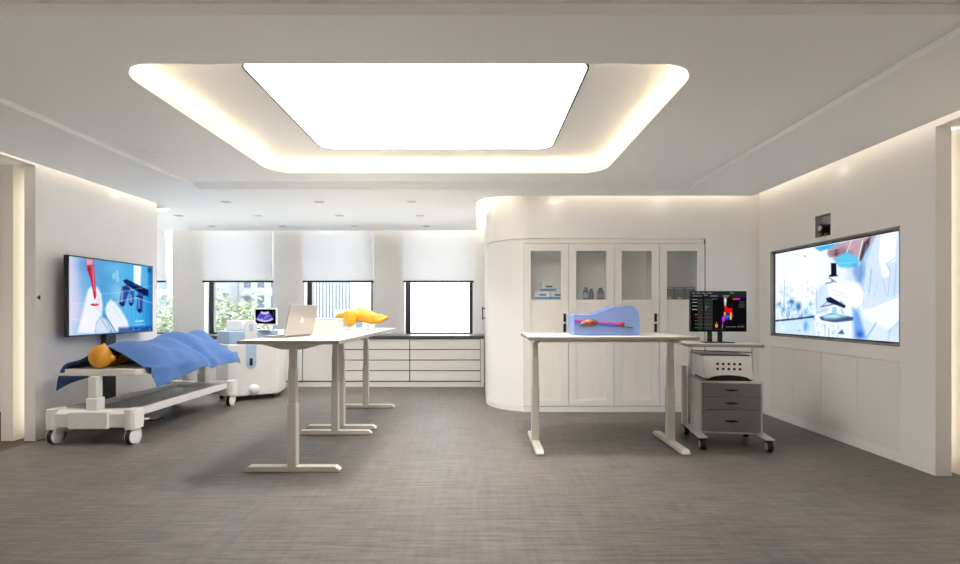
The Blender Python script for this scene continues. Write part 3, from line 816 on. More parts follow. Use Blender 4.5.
for a, b, w_, c in (((372,205),(468,250),.010,(70,100,180)),((360,262),(352,322),.008,(120,160,225)),((380,262),(366,318),.006,(24,40,110)),((410,275),(412,330),.006,(24,40,110)),((458,290),(458,365),.007,(24,40,110)),
        ((420,240),(450,250),.014,(10,18,60)),((488,258),(500,300),.012,(30,50,120)),((425,130),(424,225),.006,(190,225,245)),((150,300),(120,420),.010,(200,210,236)),((220,290),(228,380),.008,(190,204,236)),((300,345),(350,430),.010,(196,212,240)),((285,330),(275,380),.008,(210,222,244))):
    p.line([a, b], w_, c, .8, .006)
p.line([(55,330),(150,330),(240,275),(330,270),(520,230)], .007, (225,240,250), .5); p.line([(55,410),(100,425),(230,370),(330,320),(430,300),(520,330)], .008, (240,250,255), .65)
p.poly([(330,470),(522,462),(522,488),(330,500)], (20,50,130), .75, .02); p.speck(26, (340,468,515,488), .007, [(150,200,250),(230,240,255)], .8, 2, 12)
p.line([(425,435),(470,432)], .02, (230,245,255), .7); p.line([(425,455),(480,452)], .012, (200,225,250), .6)
p.build('screen_image', t, 2*hw-.03, .852-.03, lambda x, z: (.0135, x, 1.446+z), .53)

# ------------------------------------------------------------------ standing desks
M_top = mat('desk top laminate', (198,192,183), .45); M_edgeshade = mat('taupe edge shade', (150,143,133), .5)  # darker strip along desk and cart edges, painting in their shade
def desk(L, sp, D, foot, loc, rz, label):
    t = thing('standing_desk', label, 'table', loc, rz, 'white height adjustable desks')
    MB().box(-L/2+.003, L/2-.003, -D/2+.003, D/2-.003, 1.03, 1.06).build('tabletop', M_top, t, bevel=.002)
    MB()._add(*plate([rect(-L/2, L/2, -D/2, D/2), rect(-L/2+.003, L/2-.003, -D/2+.003, D/2-.003)], 1.0301, 1.0585)).build('shaded_edge', M_edgeshade, t)
    for q in (-.05, .01): MB().box(-sp/2, sp/2, q, q+.04, .99, 1.029).build('crossbeam', M_steelwhite, t)
    for s in (-1, 1):
        x = s*sp/2
        lg = MB().box(x-.036, x+.036, -.036, .036, .03, .55).build('leg', M_steelwhite, t, bevel=.006)
        MB().box(x-.031, x+.031, -.031, .031, .55, .83).build('middle_stage', M_steelwhite, lg, bevel=.005)
        MB().box(x-.026, x+.026, -.026, .026, .83, .985).build('upper_stage', M_steelwhite, lg, bevel=.004)
        f = foot/2
        MB().prism([(-f,.004),(f,.004),(f,.02),(f-.035,.046),(-f+.035,.046),(-f,.02)], x-.036, x+.036, 'x').build('foot', M_steelwhite, t, bevel=.004)
        for q in (-1, 1): MB().lathe([(.02,0),(.022,.005)], (x, q*(f-.05), 0), 16).build('glide', M_black, t)
        MB().prism([(-.26,1.029),(-.085,.982),(.085,.982),(.26,1.029)], x-.03, x+.03, 'x').build('bracket', M_steelwhite, t, bevel=.003)
    return t
desk(1.516, 1.308, .80, .75, (1.208, 4.70, 0), 0, 'white standing desk holding the translucent blue organ model')
desk(1.38, 1.16, .80, .766, (-1.492, 4.495, 0), PI/2, 'white standing desk holding the open laptop, nearest the viewer')
desk(1.38, 1.16, .80, .766, (-1.492, 5.877, 0), PI/2, 'white standing desk holding the yellow model, behind the laptop desk')
TT = 1.0605

# laptop
lp = thing('laptop', 'open silver laptop on the left standing desk, lid back towards the viewer', 'laptop', (-1.66, 4.14, TT), math.radians(72))
LW, LD = .375, .225       # local x along hinge, +y towards the user
MB()._add(*plate([rrect(0, LW, 0, LD, .014)], .003, .017)).build('base', M_alu, lp, bevel=.002)
kb = MB()
for r in range(5):
    for c in range(13): kb.box(.03+c*.0245, .05+c*.0245, .035+r*.02, .05+r*.02, .0172, .0186)
kb.build('keyboard', M_black, lp)
MB().box(.13, .245, .145, .21, .0172, .0178).build('trackpad', M_steelwhite, lp)
lean = math.radians(-14)
def lid_T(v):
    x, z, d = v            # along the hinge, up the lid, out of its back
    q = Matrix.Rotation(-lean, 3, 'X') @ Vector((x, -d, z)); return (q.x, q.y-.002, q.z+.018)
vs, fs = plate([rrect(0, LW, 0, .275, .014)], 0, .007)
ld = MB()._add([lid_T(v) for v in vs], fs).build('lid', M_alu, lp)
MB()._add([lid_T((v[0], v[1], v[2])) for v in plate([rect(.008, LW-.008, .015, .267)], -.0008, -.0002)[0]], plate([rect(.008, LW-.008, .015, .267)], -.0008, -.0002)[1]).build('display', M_black, ld)
MB().rod((.03,0,.016), (LW-.03,0,.016), .006, 12).build('hinge', M_dark, lp)
# fruit emblem with a bite and a leaf
def emblem():
    pts = [(0,.62),(.12,.72),(.32,.80),(.55,.76),(.70,.64),(.60,.54),(.52,.38),(.54,.16),(.66,0.0),(.78,-.06),(.70,-.30),(.54,-.58),(.36,-.76),(.20,-.78),(.04,-.72),(-.10,-.74),(-.24,-.80),(-.42,-.74),(-.60,-.52),(-.74,-.20),(-.80,.14),(-.74,.46),(-.58,.70),(-.36,.80),(-.14,.74)]
    leaf = [(.02,.84),(.06,1.04),(.20,1.22),(.38,1.30),(.36,1.10),(.24,.94)]
    return pts, leaf
em = MB()
for lp_ in emblem():
    vs, fs = plate([[(LW/2+.001-.026*a, .135+.026*b) for a, b in lp_]], .0071, .0076)
    em._add([lid_T(v) for v in vs], fs)
em.build('emblem', mat('white emblem', (250,250,250), .25), ld)

# white box beside the laptop
M_boxw = mat('off white card', (198,196,191), .55)
t = thing('desk_box', 'plain white box standing on the desk behind the laptop', 'box', (-1.515, 4.80, TT))
MB().box(-.155, .155, -.09, .09, 0, .15).build('box_body', M_boxw, t, bevel=.004)
MB().box(-.158, .158, -.093, .093, .15, .158).build('lid', M_boxw, t, bevel=.003)

# smooth body from overlapping balls
def blobby(name, balls, voxel, m, parent, smooth_it=8, sub=0):
    mb = MB()
    for b in balls:
        c, r = b[0], b[1]; rot = b[2] if len(b) > 2 else None
        mb.ball(c, *r, n=20, m=12, rot=rot)
    o = mb.build(name, m, parent)
    r = o.modifiers.new('Remesh', 'REMESH'); r.mode = 'VOXEL'; r.voxel_size = voxel; r.use_smooth_shade = True
    s_ = o.modifiers.new('Smooth', 'SMOOTH'); s_.iterations = smooth_it; s_.factor = .5
    return o
# yellow anatomical model on two white stands
def yz(px, py, Y=5.95): return ((px-VX)*Y/F, Y, EYE-(py-VY)*Y/F)
ym = thing('anatomical_model', 'glossy yellow rubber anatomical model lying on white stands on the rear desk', 'model', (-1.47, 5.95, TT))
o0 = Vector((-1.47, 5.95, TT))
def L3(px, py, dy=0): return tuple(Vector(yz(px, py, 5.95))+Vector((0,dy,0))-o0)
def ry(a): return Matrix.Rotation(math.radians(a), 3, 'Y')
u = 5.95/F
blobby('model_body', [
    (L3(341.5,316.2,.05), (7.5*u,.06,4.0*u), ry(0)), (L3(348,317,.03), (8*u,.09,6.5*u)),
    (L3(352.3,317.6,-.09), (6.9*u,.085,8.7*u)), (L3(353.2,308.2,-.09), (.8*u,.012,1.5*u)),
    (L3(361,315.2,.03), (11*u,.12,7.2*u)), (L3(368,317.2,.02), (12*u,.11,6.5*u), ry(8)),
    (L3(376,319,.02), (10*u,.08,4.6*u), ry(-6)), (L3(380.5,316.3,0), (4.0*u,.05,2.6*u)),
    (L3(385,317.8,.01), (3.4*u,.045,2.2*u), ry(-12)), (L3(381,320.5,-.03), (5.5*u,.05,2.6*u), ry(-20)), (L3(387,318.3,.0), (1.3*u,.03,1.9*u))],
    .009, M_yellow, ym, 5)
for px, dy, r in ((352.5, -.06, .062), (371, 0, .055)):
    x = L3(px, 320)[0]
    MB().lathe([(r*.9,.0),(r,.006),(r*.86,.03),(r*.98,.062),(r*.9,.066)], (x, dy, 0), 28).build('stand', M_white, ym, smooth=True, auto=40)

# ------------------------------------------------------------------ translucent blue organ model
Yb0 = 4.56
bm_ = thing('organ_model', 'translucent blue block model with coloured organs inside on the right standing desk', 'model', (1.19, Yb0, TT))
def bx_(px): return (px-VX)*Yb0/F-1.19
def bz_(py): return EYE-(py-VY)*Yb0/F-TT
prof = [(574,335.6),(573.2,314.6),(575.5,313.6),(582,314.7),(590,314.6),(597,313.2),(604,310.6),(610,307.8),(615,306.3),(622,305.6),(630,305.7),(635,307.0),(638,310.5),(639.3,316),(639.8,324),(639.9,335.6)]
pp = [(bx_(a), max(.001, bz_(b))) for a, b in prof]
M_acr = see_through('translucent blue resin', (152,180,232), .52, .12)
MB().prism(pp, 0, .30, 'y').build('resin_block', M_acr, bm_, smooth=True, auto=35, bevel=.006)
M_tin = mat('organ brown', (104,64,62), .4); M_tor = mat('organ orange', (216,92,36), .4); M_tbl = mat('vessel blue', (60,92,196), .4)
M_tpk = mat('vessel magenta', (176,60,120), .4); M_tgr = mat('duct green', (76,120,70), .4)
def q3(px, py, dy): return (bx_(px), dy, bz_(py))
dY = -.004
blobby('capsule_organ', [(q3(590,323,dY), (8.2*.0094,.034,3.9*.0094)), (q3(584,324,dY), (5*.0094,.03,3.2*.0094)), (q3(594.5,323,dY), (4*.0094,.03,3.4*.0094))], .005, M_tin, bm_, 4)
blobby('orange_organ', [(q3(589,321.6,dY-.022), (3.2*.0094,.018,2.1*.0094))], .004, M_tor, bm_, 2)
MB().tube([q3(574.5,320.2,dY), q3(585,321,dY), q3(597,322.4,dY), q3(610,323.4,dY), q3(618,323.8,dY)], .009, 12).build('magenta_vessel', M_tpk, bm_, smooth=True, auto=50)
MB().tube([q3(574.5,323.2,dY), q3(585,324,dY), q3(598,324,dY), q3(608,325.4,dY), q3(618,326,dY)], .011, 12).build('blue_vessel', M_tbl, bm_, smooth=True, auto=50)
blobby('crimson_organ', [(q3(620.5,324.2,dY), (4.2*.0094,.03,2.8*.0094))], .005, mat('organ crimson', (150,48,84), .4), bm_, 2)
MB().tube([q3(623,326.6,dY), q3(628,327,dY), q3(633,327.2,dY)], .006, 10).build('green_duct', M_tgr, bm_, smooth=True, auto=50)

# ------------------------------------------------------------------ equipment cart with monitor
M_cartbody = mat('light grey cart shell', (196,194,190), .4)
ct = thing('equipment_cart', 'grey wheeled equipment cart with drawers beside the right standing desk', 'cart', (2.424, 4.817, 0), math.radians(-9))
MB().box(-.275, .275, -.25, .25, .135, .15).box(-.275, -.258, -.25, .25, .15, .61).box(.258, .275, -.25, .25, .15, .61).box(-.275, .275, .235, .25, .15, .61).box(-.275, .275, -.25, .25, .61, .625).box(-.258,.258,-.235,.235,.15,.61).build('pedestal', M_cartbody, ct, bevel=.003)
for a, b in ((.152, .362), (.368, .482), (.488, .608)):
    d = MB().box(-.256, .256, -.262, -.236, a, b).build('drawer', M_greydoor, ct, bevel=.002)
    zc = (a+b)/2+(.0 if b < .4 else 0)
    pts = [(-.068, zc)] + [(-.068+.136*i/10, zc+.008*math.sin(PI*i/10)) for i in range(1,10)] + [(.068, zc)] + [(.068-.136*i/10, zc-.013*math.sin(PI*i/10)) for i in range(1,10)]
    MB().prism(pts, -.268, -.2622, 'y').build('handle', M_black, d)
MB().box(-.378, .298, -.223, .158, .945, .975).build('top_board', M_top, ct, bevel=.002)
MB()._add(*plate([rect(-.38,.30,-.225,.16), rect(-.377,.297,-.222,.157)], .9452, .9735)).build('shaded_edge', M_edgeshade, ct)
MB().rod((-.27,.12,.125), (-.27,.12,.945), .019, 16).build('chrome_post', M_chrome, ct, smooth=True, auto=40)
MB().rod((.235,-.12,.626), (.235,-.12,.945), .009, 12).build('support_rod', M_chrome, ct, smooth=True, auto=40)
MB().box(-.345, -.305, .10, .17, .125, .73).build('side_post', M_cartbody, ct, bevel=.004)
MB().rod((-.27,.05,.892), (.235,-.12,.892), .005, 8).build('rail', M_dark, ct)
for x in (-.285, .29):
    MB().prism([(-.38,.112),(-.38,.124),(-.1,.135),(.25,.135),(.25,.112)], x-.04, x+.04, 'x').build('base_bar', M_cartbody, ct, bevel=.003)
MB().box(-.285, .29, -.02, .06, .112, .134).build('cross_bar', M_cartbody, ct)
def caster(parent, x, y, r, stem_top, wheelm, coverm, wdt=.022):
    c = MB().lathe([(r*.93,-wdt),(r,-wdt*.75),(r,wdt*.75),(r*.93,wdt)], (x,y,r), 28, 'x').build('caster', wheelm, parent, smooth=True, auto=40)
    MB().lathe([(r*.62,-wdt-.004),(r*.7,-wdt),(r*.7,wdt),(r*.62,wdt+.004)], (x,y,r), 24, 'x').build('hub', coverm, c, smooth=True, auto=40)
    MB().rod((x,y+r*.15,r*1.5), (x,y+r*.15,stem_top), .012, 12).box(x-wdt-.008, x+wdt+.008, y-.012, y+.03, r*1.7, r*2.0).build('fork', M_dark, c)
for x, y in ((-.285,-.345),(.29,-.345),(-.285,.215),(.29,.215)):
    caster(ct, x, y, .052, .113, M_tyre, mat('hub grey', (150,150,150), .4))

# perforated white unit on the pedestal
un = thing('processor_unit', 'white unit with two rows of round holes between cart top and drawers', 'device', (2.424, 4.817, .6255), math.radians(-9))
fr = MB()
fr.prism([(-.225,.018),(-.24,.235),(.20,.235),(.215,.018)], -.2, .2, 'y')
fr.build('shell', M_white, un, bevel=.006)
hl = MB()
for r in range(2):
    for c in range(5): hl.lathe([(.0125,0),(.0125,.003)], (-.104+c*.05, -.2025, .112+r*.048), 20, 'y')
hl.build('vent_holes', M_black, un)
ar = [(-.21,.002)] + [(-.19+.38*i/12, .012+.042*math.sin(PI*i/12)**.5) for i in range(13)] + [(.20,.002)]
MB().prism(ar, -.215, .19, 'y').build('curved_foot', M_black, un, bevel=.004)
MB().box(-.235, .195, -.17, .19, .2355, .245).build('black_lid', M_black, un, bevel=.004)

mo = thing('monitor', 'black monitor on the cart showing a coloured body scan on dark background', 'monitor', (2.372, 4.80, .9755))
s_ = 4.80/F
mw, mh = 56.2*s_, 40.6*s_
zc = EYE+(VY-311.4)*s_-.9755
MB().box(-mw/2, mw/2, -.018, .018, zc-mh/2, zc+mh/2).build('screen_housing', M_black, mo, bevel=.004)
MB().prism([(-.155,-.05),(.145,-.05),(.115,.10),(-.125,.10)], 0, .009).build('stand_base', M_black, mo, bevel=.003)
for q in (-.088, .014): MB().box(q, q+.044, .018, .04, .009, .18).build('stand_leg', M_black, mo, bevel=.003)
p = Pic(200, 144, (118,98), (557,98), (557,408), (118,408))
p.fill((12,12,14))
p.poly([(118,98),(557,98),(557,144),(118,144)], (38,38,40)); p.line([(118,122),(557,122)], .006, (20,20,22))
for x0, x1, y in ((125,150,110),(165,190,110),(206,230,110),(245,285,110),(430,455,108),(133,172,132),(182,200,132),(222,248,126),(272,330,132),(372,420,130),(376,415,140)):
    p.line([(x0,y),(x1,y)], .014, (190,190,190), .75)
p.poly([(170,150),(290,150),(290,400),(170,400)], (44,46,46)); p.poly([(212,150),(224,150),(224,400),(212,400)], (8,8,8))
for k in range(9): p.line([(170,165+k*27),(290,165+k*27)], .006, (80,82,82))
for y, c in ((160,(200,200,200)),(182,(230,230,230)),(210,(220,220,220)),(238,(250,250,250)),(278,(190,190,190)),(300,(200,30,40)),(327,(200,110,60)),(352,(90,170,80)),(380,(70,190,70))):
    p.line([(128 if y<250 else 150, y),(166,y)], .014, c, .8)
p.line([(152,300),(288,300)], .012, (170,20,35), .9); p.line([(170,352),(288,352)], .006, (60,130,60), .8)
p.line([(236,208),(240,240)], .012, (60,170,150), .9); p.line([(240,222),(262,212)], .010, (60,170,150), .9)
p.line([(286,155),(312,155)], .018, (60,110,220), .9); p.line([(318,157),(330,157)], .01, (150,150,180), .7)
p.poly([(445,152),(478,148),(478,162),(455,162)], (230,80,40)); p.poly([(476,148),(510,150),(506,162),(476,162)], (190,40,220))
for k in range(5): p.line([(505-k*2,175+k*11),(545,175+k*11)], .008, (150,150,150), .7)
p.poly([(378,150),(398,144),(402,165),(396,212),(384,212)], (196,196,196), 1, .01); p.blob((390,170), .02, .05, (240,240,240), .8)
p.poly([(382,212),(402,212),(412,228),(446,226),(446,262),(420,262),(412,270),(386,262)], (225,16,24), 1, .012)
p.poly([(424,262),(445,262),(442,316),(428,318)], (246,150,40), 1, .012); p.poly([(430,285),(440,285),(436,318),(428,318)], (246,220,60), .9, .01)
p.poly([(380,258),(394,262),(394,288),(378,284)], (250,190,40), 1, .01); p.poly([(382,276),(402,274),(402,296),(382,296)], (40,180,70), 1, .01)
p.poly([(394,276),(426,282),(424,306),(400,312),(388,300)], (50,90,230), 1, .012); p.poly([(445,270),(456,280),(452,300),(445,300)], (30,80,170), .9)
p.poly([(366,292),(388,288),(396,306),(386,330),(370,334),(362,318)], (180,50,220), 1, .012); p.line([(400,320),(412,315)], .014, (120,50,200), .9)
p.line([(372,332),(368,366)], .020, (225,30,215), 1, .006); p.line([(368,364),(366,384)], .018, (150,150,155), 1, .006)
p.blob((320,343), .010, .020, (240,150,90), 1, 0, 1); p.poly([(308,354),(333,354),(328,380),(313,380)], (240,150,90), 1, .006)
for x0, x1 in ((395,428),(438,474),(486,510),(516,540)): p.line([(x0,374),(x1,374)], .012, (180,180,180), .75)
p.line([(490,362),(540,360)], .008, (130,130,130), .7); p.line([(300,394),(390,394)], .008, (120,120,120), .7)
p.build('screen_image', mo, mw-.012, mh-.012, lambda x, z: (x, -.0187, zc+z), .52)

# ------------------------------------------------------------------ patient bed
bd = thing('patient_bed', 'white wheeled patient trolley bed standing along the left wall', 'bed', (-3.73, 5.66, 0))
for s, nm in ((-1, 'near'), (1, 'far')):
    y = s*.93
    xw = .43
    MB().prism([(y-.07,.165),(y+.07,.165),(y+.075,.30),(y+.05,.335),(y-.05,.335),(y-.075,.30)], -xw, xw, 'x').build('end_beam', M_white, bd, bevel=.015, seg=3)
    MB().box(-.19, .19, y+s*.062, y+s*.1, .16, .325).build('beam_cover', M_white, bd, bevel=.008)
    lg = MB().box(-.055, .055, y-.055, y+.055, .33, .45).build('column', M_white, bd, bevel=.012)
    MB().box(-.042, .042, y-.042, y+.042, .45, .655).build('upper_stage', M_white, lg, bevel=.01)
    for q in (-1, 1):
        x = q*.375
        MB()._add(*plate([rrect(x-.058, x+.058, y-.085, y+.085, .05)], .152, .342)).build('corner_cap', M_white, bd, bevel=.012, seg=3)
        c = MB().lathe([(.07,-.026),(.08,-.018),(.08,.018),(.07,.026)], (x, y-.02, .08), 28, 'x').build('caster', M_tyre, bd, smooth=True, auto=40)
        MB().lathe([(.055,-.034),(.074,-.028),(.074,.028),(.055,.034)], (x, y-.02, .08), 28, 'x').build('hub_cover', M_white, c, smooth=True, auto=40)
        an = [math.radians(-75+k*12) for k in range(18)]
        gp = [(y-.02+.09*math.cos(a), .08+.09*math.sin(a)) for a in an] + [(y-.02+.082*math.cos(a), .08+.082*math.sin(a)) for a in reversed(an)]
        MB().prism(gp, x-.033, x+.033, 'x').box(x-.036, x+.036, y-.062, y+.045, .10, .16).build('wheel_guard', M_white, c, bevel=.004)
for q in (-1, 1):
    MB().box(q*.335-.025, q*.335+.025, -.9, .9, .245, .325).build('side_rail', M_white, bd, bevel=.008)
MB().box(-.31, .31, -.86, .86, .255, .275).build('under_tray', mat('tray grey', (168,166,164), .5), bd)
MB().box(.35, .40, -.80, -.74, .195, .21).rod((.33,-.77,.215), (.33,-.77,.25), .01, 10).build('pedal', M_white, bd, bevel=.004)
MB()._add(*plate([rrect(-.43, .425, -.92, .97, .05)], .655, .672)).build('bed_frame_top', M_steelwhite, bd, bevel=.004)
MB()._add(*plate([rrect(-.37, .395, -.885, .93, .06)], .673, .712)).build('mattress', mat('pale grey mattress', (214,212,206), .5), bd, bevel=.012, seg=3)

# training mannequin lying on the bed (head towards the viewer)
mn = thing('training_mannequin', 'orange training mannequin lying on the bed under the blue drape, head visible', 'mannequin', (-3.765, 4.905, .713))
blobby('mannequin_body', [
    ((-.03,-.03,.118), (.100,.098,.116)), ((-.03,.02,.105), (.085,.075,.09)), ((-.015,.0,.222), (.020,.022,.034)), ((-.03,-.04,.20),(.05,.06,.035)),
    ((.076,-.0,.10), (.024,.026,.034)), ((-.128,.01,.10), (.014,.030,.034)),
    ((-.03,.17,.05), (.04,.17,.035)), ((0,.50,.08), (.20,.2,.075)), ((0,.57,.09), (.18,.24,.08)), ((0,.78,.10), (.17,.18,.09)),
    ((-.26,.60,.08), (.06,.26,.055)), ((.26,.60,.08), (.06,.26,.055)), ((-.10,1.1,.08), (.08,.33,.07)), ((.11,1.1,.08), (.08,.33,.07)),
    ((-.10,1.42,.065), (.055,.2,.055)), ((.11,1.42,.065), (.055,.2,.055)), ((-.10,1.57,.10), (.04,.05,.09)), ((.11,1.57,.10), (.04,.05,.09))],
    .011, M_orangeskin, mn, 4)

# blue drape
secs = [  # Y, list of (X, Z) from wall side to room side
 (4.84, [(-4.205,.49),(-4.19,.60),(-4.14,.735),(-4.0,.80),(-3.86,.90),(-3.74,.945),(-3.66,.90),(-3.53,.82),(-3.39,.745),(-3.30,.70),(-3.235,.61),(-3.20,.525)]),
 (5.05, [(-4.205, 0.55), (-4.19, 0.64), (-4.14, 0.7427), (-4.0, 0.8201), (-3.88, 0.9111), (-3.75, 0.952), (-3.62, 0.9111), (-3.46, 0.8383), (-3.32, 0.7564), (-3.235, 0.7), (-3.215, 0.63), (-3.2, 0.56)]),
 (5.35, [(-4.205, 0.58), (-4.19, 0.68), (-4.14, 0.7588), (-4.0, 0.8441), (-3.88, 0.914), (-3.75, 0.945), (-3.6, 0.9256), (-3.44, 0.8752), (-3.31, 0.7898), (-3.23, 0.72), (-3.21, 0.66), (-3.195, 0.6)]),
 (5.62, [(-4.205, 0.6), (-4.19, 0.7), (-4.14, 0.7729), (-4.0, 0.8637), (-3.88, 0.9317), (-3.75, 0.962), (-3.58, 0.9393), (-3.44, 0.8788), (-3.31, 0.7956), (-3.225, 0.7276), (-3.2, 0.68), (-3.185, 0.64)]),
 (5.95, [(-4.205, 0.6), (-4.19, 0.69), (-4.14, 0.7766), (-4.0, 0.8898), (-3.88, 0.9747), (-3.75, 1.02), (-3.6, 0.9917), (-3.46, 0.9125), (-3.33, 0.8106), (-3.25, 0.7313), (-3.22, 0.67), (-3.2, 0.62)]),
 (6.25, [(-4.205,.6),(-4.19,.69),(-4.14,.77),(-4.0,.87),(-3.88,.95),(-3.75,1.0),(-3.62,.985),(-3.48,.90),(-3.37,.81),(-3.29,.73),(-3.25,.67),(-3.22,.61)]),
 (6.50, [(-4.205,.6),(-4.19,.69),(-4.14,.77),(-4.0,.89),(-3.88,.97),(-3.75,1.01),(-3.64,.985),(-3.52,.87),(-3.42,.80),(-3.33,.745),(-3.255,.69),(-3.225,.60)]),
 (6.62, [(-4.205,.56),(-4.19,.64),(-4.12,.735),(-4.0,.765),(-3.88,.80),(-3.75,.84),(-3.65,.83),(-3.55,.78),(-3.44,.75),(-3.34,.715),(-3.26,.66),(-3.235,.57)])]
def cr(p0, p1, p2, p3, t):
    return .5*((2*p1)+(-p0+p2)*t+(2*p0-5*p1+4*p2-p3)*t*t+(-p0+3*p1-3*p2+p3)*t**3)
S = np.array([[(x, Y+(max(0, .06*(1-((x+3.73)/.46)**2)) if Y < 4.9 else (.05*max(0, 1-((x+3.73)/.46)**2) if Y < 5.1 else 0)), z) for x, z in l] for Y, l in secs])
nU, nV = 72, 72
def samp(A, t):
    n = A.shape[0]-1; f = min(t*n, n-1e-6); i = int(f); g = f-i
    return cr(A[max(i-1,0)], A[i], A[min(i+1,n)], A[min(i+2,n)], g)
grid = []
for a in range(nV):
    row = samp(S, a/(nV-1))
    for b in range(nU):
        q = samp(row, b/(nU-1)).copy()
        x, y, z = q
        e = 1-abs(2*b/(nU-1)-1)**3
        q[2] += (.016*math.sin(9*(y-5.0)+4*(x+3.7))*e + .012*math.sin(15*y+9*x)*max(0,(x+3.8))*e*1.6 + .012*math.sin(5.3*y-11*x)*e + .010*noise.noise(Vector((x*5, y*4, 0))))
        q[0] += .012*math.sin(13*y)*(1 if b > nU*.8 else (.0 if b > nU*.25 else -.2))
        fv = math.exp(-((y-(5.78+.25*(x+3.5)))/.07)**2)*max(0, min(1, (x+3.78)/.2))
        q[2] -= .035*fv; q[0] -= .03*fv*(x > -3.4)
        fv = math.exp(-((y-(5.3-.5*(x+3.5)))/.09)**2)*max(0, min(1, (x+3.72)/.2)); q[2] += .018*fv*e
        if -4.125 < x < -3.265: q[2] = max(q[2], .725)
        grid.append(tuple(q))
fs = [(j*nU+i, j*nU+i+1, (j+1)*nU+i+1, (j+1)*nU+i) for j in range(nV-1) for i in range(nU-1)]
me = bpy.data.meshes.new('surgical_drape'); me.from_pydata(grid, [], fs)
dr = link_mesh('surgical_drape', me, M_cloth, smooth=True)
sf = dr.modifiers.new('Solidify', 'SOLIDIFY'); sf.thickness = .005; sf.offset = 1
tag(dr, 'blue cloth drape covering the mannequin on the patient bed', 'drape')

# ------------------------------------------------------------------ ultrasound machine
us = thing('ultrasound_machine', 'white and pale blue wheeled ultrasound machine behind the foot of the bed', 'medical machine', (-3.35, 7.1, 0))
def ul(x, y): return (x+3.35, y-7.1)
plan = [ul(-3.52,6.82), ul(-2.94,7.16), ul(-3.02,7.62), ul(-3.78,7.55), ul(-3.82,7.06)]
def inset(pl, k, dx=0, dy=0):
    cx = sum(p[0] for p in pl)/len(pl); cy = sum(p[1] for p in pl)/len(pl)
    return [(cx+(p[0]-cx)*k+dx, cy+(p[1]-cy)*k+dy) for p in pl]
M_pale = mat('pale blue panel', (172,196,222), .4)
MB().prism(plan, .07, .815).build('body', M_white, us, bevel=.02, seg=3)
MB().prism(inset(plan, .96), .815, 1.0).build('blue_tray', M_pale, us, bevel=.012)
fd = Vector((.58,.34)).normalized(); fn = Vector((fd.y,-fd.x))
def fpt(s, d, z):                                        # along the front face, out from it
    b = Vector(plan[0])+fd*s+fn*d; return (b.x, b.y, z)
def fprism(mb, pts, d0, d1):
    n = len(pts); vs = [fpt(a, d0, z) for a, z in pts]+[fpt(a, d1, z) for a, z in pts]
    return mb._add(vs, [tuple(range(n))[::-1], tuple(range(n,2*n))]+[(i,(i+1)%n,n+(i+1)%n,n+i) for i in range(n)])
def pill(cx, hw_, z0, z1, rt=True, rb=True):
    pts = (arc(cx, z1-hw_, hw_, 0, PI, 12) if rt else [(cx+hw_,z1),(cx-hw_,z1)])
    return pts + (arc(cx, z0+hw_, hw_, PI, 2*PI, 12) if rb else [(cx-hw_,z0),(cx+hw_,z0)])
sC = .30
fprism(MB(), pill(sC, .085, .815, 1.155, True, False), -.12, .004).build('front_column', M_white, us, bevel=.006)
fprism(MB(), pill(sC, .026, .99, 1.10), .004, .008).build('column_inlay', M_pale, us)
fprism(MB(), pill(sC, .068, .455, .80, False, True), -.01, .006).build('blue_inlay', M_pale, us)
fprism(MB(), pill(sC, .020, .50, .61), .006, .010).build('dark_slot', M_black, us)
c = fpt(sC, 0, .07)
MB().ball((c[0]+.02, c[1]+.035, .15), .08, .08, .085).build('base_dome', M_white, us, smooth=True)
MB().prism([ul(-3.66,7.04), ul(-3.42,7.0), ul(-3.34,7.3), ul(-3.64,7.34)], 1.0, 1.15).build('upper_unit', M_white, us, bevel=.015)
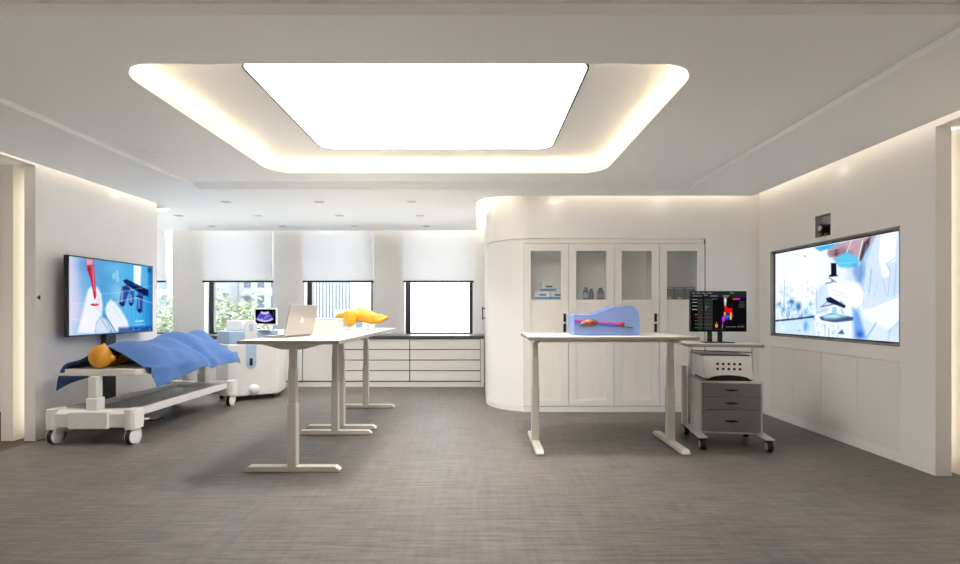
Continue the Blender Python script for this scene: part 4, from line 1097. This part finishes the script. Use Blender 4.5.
for x, y in ((-3.74,7.08),(-3.46,6.90),(-3.02,7.16),(-3.10,7.54),(-3.70,7.48)):
    lx, ly = ul(x, y)
    cst = MB().lathe([(.03,-.014),(.035,-.01),(.035,.01),(.03,.014)], (lx, ly, .035), 20, 'x').build('caster', M_tyre, us, smooth=True, auto=40)
    MB().box(lx-.02, lx+.02, ly-.012, ly+.012, .055, .072).build('fork', M_dark, cst)
# its screen
Ys = 7.12; k = Ys/F
sx, sz = (265.9-VX)*k+3.35, EYE-(316.5-VY)*k
dsp = MB().box(sx-11.4*k, sx+11.4*k, Ys-7.1-.015, Ys-7.1+.02, sz-8.6*k, sz+8.6*k).build('display', M_white, us, bevel=.006)
p = Pic(90, 64, (0,0), (90,0), (90,64), (0,64))
p.fill((6,6,10))
cx, cy = 42, -14
def fan(r0, r1, a0, a1, n=14):
    return [(cx+r1*math.sin(a0+(a1-a0)*i/n), cy+r1*math.cos(a0+(a1-a0)*i/n)) for i in range(n+1)]+[(cx+r0*math.sin(a1-(a1-a0)*i/n), cy+r0*math.cos(a1-(a1-a0)*i/n)) for i in range(n+1)]
p.poly(fan(26, 70, -.62, .62), (96,84,190), 1, .01); p.poly(fan(27, 36, -.55, .55), (228,226,250), .9, .03)
p.poly(fan(62, 70, -.55, .55), (215,212,245), .85, .03); p.blob((34,32), .16, .07, (50,40,150), .8); p.blob((52,30), .12, .07, (190,190,240), .8); p.blob((30,44), .12, .05, (225,222,250), .8); p.blob((54,44), .14, .05, (70,60,175), .8); p.blob((44,38), .08, .05, (240,240,255), .7)
for q in range(4): p.line([(78,8+q*6),(84,8+q*6)], .02, (170,170,180), .7)
p.build('screen_image', dsp, 20.2*k, 14.4*k, lambda x, z: (sx+x, Ys-7.1-.0155, sz+z), .55)
MB().rod((sx, .03, 1.0), (sx, .03, sz-.1), .02, 12).build('display_arm', M_white, us, smooth=True, auto=40)
MB().box(sx-.1, sx+.1, -.07, .0, 1.0, 1.02).build('control_panel', M_white, us, bevel=.006)

# ------------------------------------------------------------------ colour management
scene.view_settings.view_transform = 'Standard'
scene.view_settings.look = 'None'
scene.view_settings.exposure = 0.95
scene.view_settings.gamma = 1.0
scene.view_settings.use_curve_mapping = False
scene.cycles.use_denoising = True
scene.cycles.max_bounces = 12
scene.cycles.diffuse_bounces = 10
scene.cycles.sample_clamp_indirect = 10
